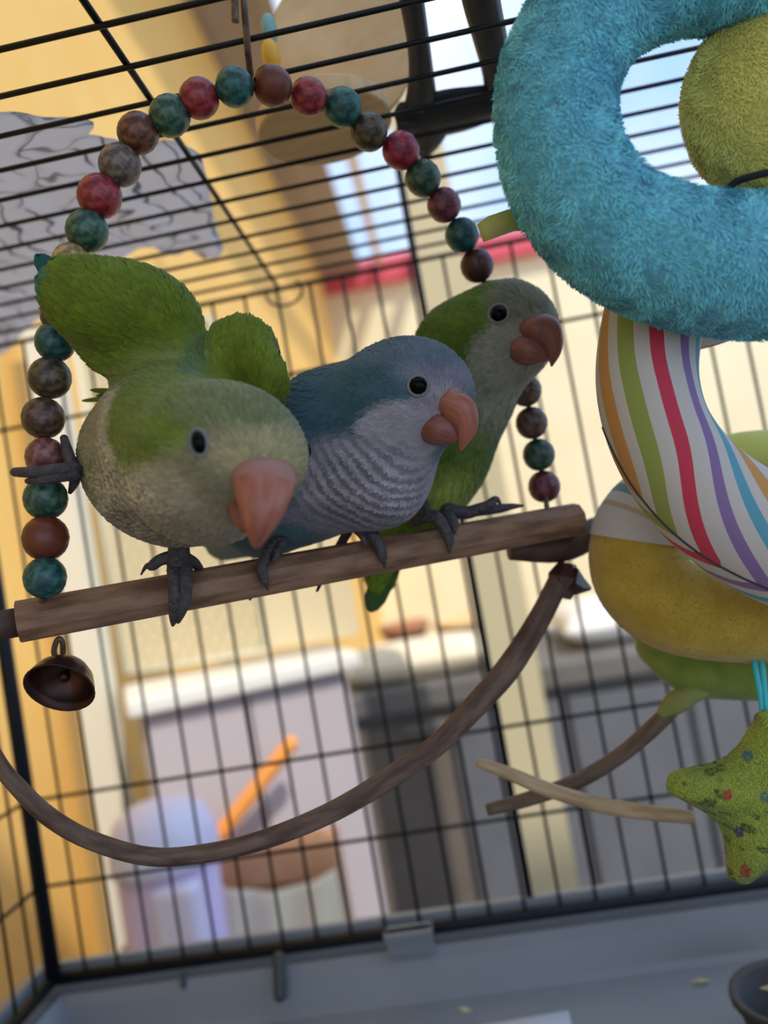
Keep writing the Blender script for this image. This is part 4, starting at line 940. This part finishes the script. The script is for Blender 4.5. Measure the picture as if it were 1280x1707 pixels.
# things on the deck box
zq = zt_ + 0.005
m_cr = mat('cream_cloth', lin(246, 234, 206), 0.9); m_wc = mat('white_cloth', lin(246, 244, 240), 0.9); m_bn = mat('terracotta', lin(180, 126, 94), 0.8); m_or = mat('peach_cloth', lin(246, 206, 150), 0.9)
def pillow(name, m, c, half, label, cat, group=None):
    V, Fc = [], []; n_ = 12
    for s in (-1, 1):
        for i in range(n_ + 1):
            for j in range(n_ + 1):
                u, v = -1 + 2 * i / n_, -1 + 2 * j / n_; e = (1 - u ** 4) * (1 - v ** 4)
                V.append((c[0] + u * half[0] * (1 - .06 * (1 - v * v)), c[1] + v * half[1] * (1 - .06 * (1 - u * u)), c[2] + s * half[2] * (0.12 + .88 * e ** .5)))
    st_ = (n_ + 1) ** 2
    for s in range(2):
        for i in range(n_):
            for j in range(n_): a = s * st_ + i * (n_ + 1) + j; Fc.append((a, a + 1, a + n_ + 2, a + n_ + 1))
    rim = [i * (n_ + 1) for i in range(n_ + 1)] + [n_ * (n_ + 1) + j for j in range(1, n_ + 1)] + [i * (n_ + 1) + n_ for i in range(n_ - 1, -1, -1)] + [j for j in range(n_ - 1, 0, -1)]
    for a, b in zip(rim, rim[1:] + rim[:1]): Fc.append((a, b, b + st_, a + st_))
    o = MB().add(V, Fc).build(name, m); tag(o, label, cat, group); return o
pillow('seat_cushion', m_cr, (-0.10, 1.41, zq + 0.030), (0.135, 0.09, 0.030), 'cream seat cushion on the left end of the deck box', 'cushion')
pillow('seat_cushion', m_wc, (0.30, 1.50, zq + 0.035), (0.14, 0.15, 0.035), 'white seat cushion on the deck box right of the cream post', 'cushion')
pillow('seat_cushion', m_wc, (0.56, 1.50, zq + 0.035), (0.115, 0.15, 0.035), 'white seat cushion at the right end of the deck box', 'cushion')
def pot(c, r, hh, m, label):
    prof = [(0.62, 0), (0.8, .35), (0.95, .75), (1.08, .78), (1.08, 1), (0.95, 1), (0.85, .7), (0.1, .65)]; K = 24
    V = [(c[0] + r * a * math.cos(2 * math.pi * k / K), c[1] + r * a * math.sin(2 * math.pi * k / K), c[2] + hh * z) for a, z in prof for k in range(K)]
    Fc = [(i * K + k, i * K + (k + 1) % K, (i + 1) * K + (k + 1) % K, (i + 1) * K + k) for i in range(len(prof) - 1) for k in range(K)] + [tuple(range(K)), tuple((len(prof) - 1) * K + k for k in range(K))]
    o = MB().add(V, Fc).build('flower_pot', m); tag(o, label, 'pot', 'pots on the deck box'); return o
pot((-0.125, 1.62, zq), 0.048, 0.075, m_bn, 'terracotta pot on the deck box, left one behind the cream cushion')
pot((-0.02, 1.63, zq), 0.042, 0.065, m_or, 'peach coloured pot on the deck box, between terracotta pot and cream post')
# lavender plastic scoop chair in front of the cabinet
m_lil = mat('lilac_plastic', lin(234, 224, 252), 0.35, col2=lin(226, 226, 254), nscale=4)
lil = empty('lilac_bin', onY(285, 1640, 0.86), 'lilac plastic bin with a rounded lid in front of the cabinet', 'bin')
cx0 = onY(285, 1480, .86)
prof = [(0.052, 0.72 - 0.16), (0.056, 0.72), (0.058, 0.735), (0.0585, 0.745), (0.057, 0.765), (0.050, 0.79), (0.036, 0.808), (0.018, 0.816), (0.004, 0.818)]
def lathe_at(name, c, prof, m, parent, K=32):
    V = [(c[0] + r * math.cos(2 * math.pi * k / K), c[1] + r * math.sin(2 * math.pi * k / K), z) for r, z in prof for k in range(K)]
    Fc = [(i * K + k, i * K + (k + 1) % K, (i + 1) * K + (k + 1) % K, (i + 1) * K + k) for i in range(len(prof) - 1) for k in range(K)] + [tuple(range(K)), tuple((len(prof) - 1) * K + k for k in range(K))]
    return MB().add(V, Fc).build(name, m, parent)
ztop = onY(280, 1330, .86)[2]; zrim = onY(285, 1415, .86)[2]
m_lil2 = mat('lilac_plastic_deep', lin(214, 196, 236), 0.35)
lathe_at('body', cx0, [(0.044, 0.0), (0.048, 0.3), (0.055, zrim - 0.004)], m_lil2, lil)
lathe_at('lid', cx0, [(0.059, zrim - 0.012), (0.060, zrim), (0.058, zrim + .02), (0.050, zrim + (ztop - zrim) * .7), (0.034, zrim + (ztop - zrim) * .9), (0.014, ztop), (0.003, ztop + .001)], m_lil, lil)
slab('side_panel', m_lil, (cx0[0] + 0.0, cx0[1] - 0.062, 0.3), (cx0[0] + 0.05, cx0[1] - 0.03, zrim - 0.02), parent=lil, bev=0.01)
# orange handled brush leaning on the cabinet, planks and draped cloth
bh = empty('broom', onY(350, 1600, .93), 'broom with a bright orange handle leaning between the lilac bin and the cabinet', 'broom')
a, b = onY(340, 1425, .998), onY(484, 1240, 1.025)
MB().sweep([a, a + (b - a) * .5, b], .0105, n=12, rnd=True).build('handle', mat('orange_plastic', lin(246, 164, 84), 0.4), bh)
MB().sweep([a - (b - a) * 1.6, a], .009, n=12).build('shaft', mat('brown_wood', lin(170, 120, 84), 0.6), bh)
bx = a - (b - a) * 1.6; MB().box(bx + [0, 0, -0.02], (0.06, 0.02, 0.02)).box(bx + [0, 0, -0.06], (0.065, 0.024, 0.035)).build('brush_head', mat('bristles', lin(150, 110, 80), 0.9), bh, smooth=False)
ctop = onY(470, 1455, .95); crate = empty('wooden_crate', (ctop[0], 1.0, 0), 'peach wooden crate under the cream cloth, right of the lilac bin', 'crate')
m_pl = mat('peach_wood', lin(196, 146, 112), 0.7, col2=lin(210, 162, 124), nscale=20)
zk = onY(480, 1405, .95)[2]
for k in range(3): slab('slat', m_pl, (ctop[0] - 0.085, .945, zk - 0.05 * (k + 1) + .004), (ctop[0] + 0.07, .955, zk - 0.05 * k), parent=crate, bev=.002)
for x in (ctop[0] - 0.085, ctop[0] + 0.055): slab('leg', m_pl, (x, .955, 0), (x + .015, .975, zk), parent=crate)
slab('side', m_pl, (ctop[0] - 0.085, .975, zk - .15), (ctop[0] + .07, .985, zk), parent=crate)
# cream cloth hanging over the crate front
V, Fc = [], []
for i in range(25):
    for j in range(17):
        u, v = i / 24, j / 16; x = ctop[0] - 0.07 + 0.14 * u; sag = 0.02 * math.sin(u * 3.1) ; z = (zk - 0.030 - sag * .6) - v * 0.16
        y = .926 - 0.010 * math.sin(u * 17 + v * 2) * (0.3 + v) - 0.006 * (1 - (2 * u - 1) ** 2)
        V.append((x, y, z))
for i in range(24):
    for j in range(16): a_ = i * 17 + j; Fc.append((a_, a_ + 1, a_ + 18, a_ + 17))
co_ = MB().add(V, Fc).build('draped_cloth', m_cr); tag(co_, 'cream cloth draped over the front of the peach crate', 'cloth')
smd = co_.modifiers.new('thick', 'SOLIDIFY'); smd.thickness = 0.002
# table that carries the cage
tz = zt - 0.056
tbl = empty('side_table', (0.01, 0.25, 0), 'grey table under the birdcage', 'table')
m_tb = mat('grey_table', lin(120, 118, 116), 0.6)
slab('tabletop', m_tb, (-0.33, -0.05, tz - 0.03), (0.35, 0.50, tz), parent=tbl, bev=.004)
for x in (-0.31, 0.29):
    for y in (-0.03, 0.44): slab('leg', m_tb, (x, y, 0), (x + .04, y + .04, tz - .03), parent=tbl)
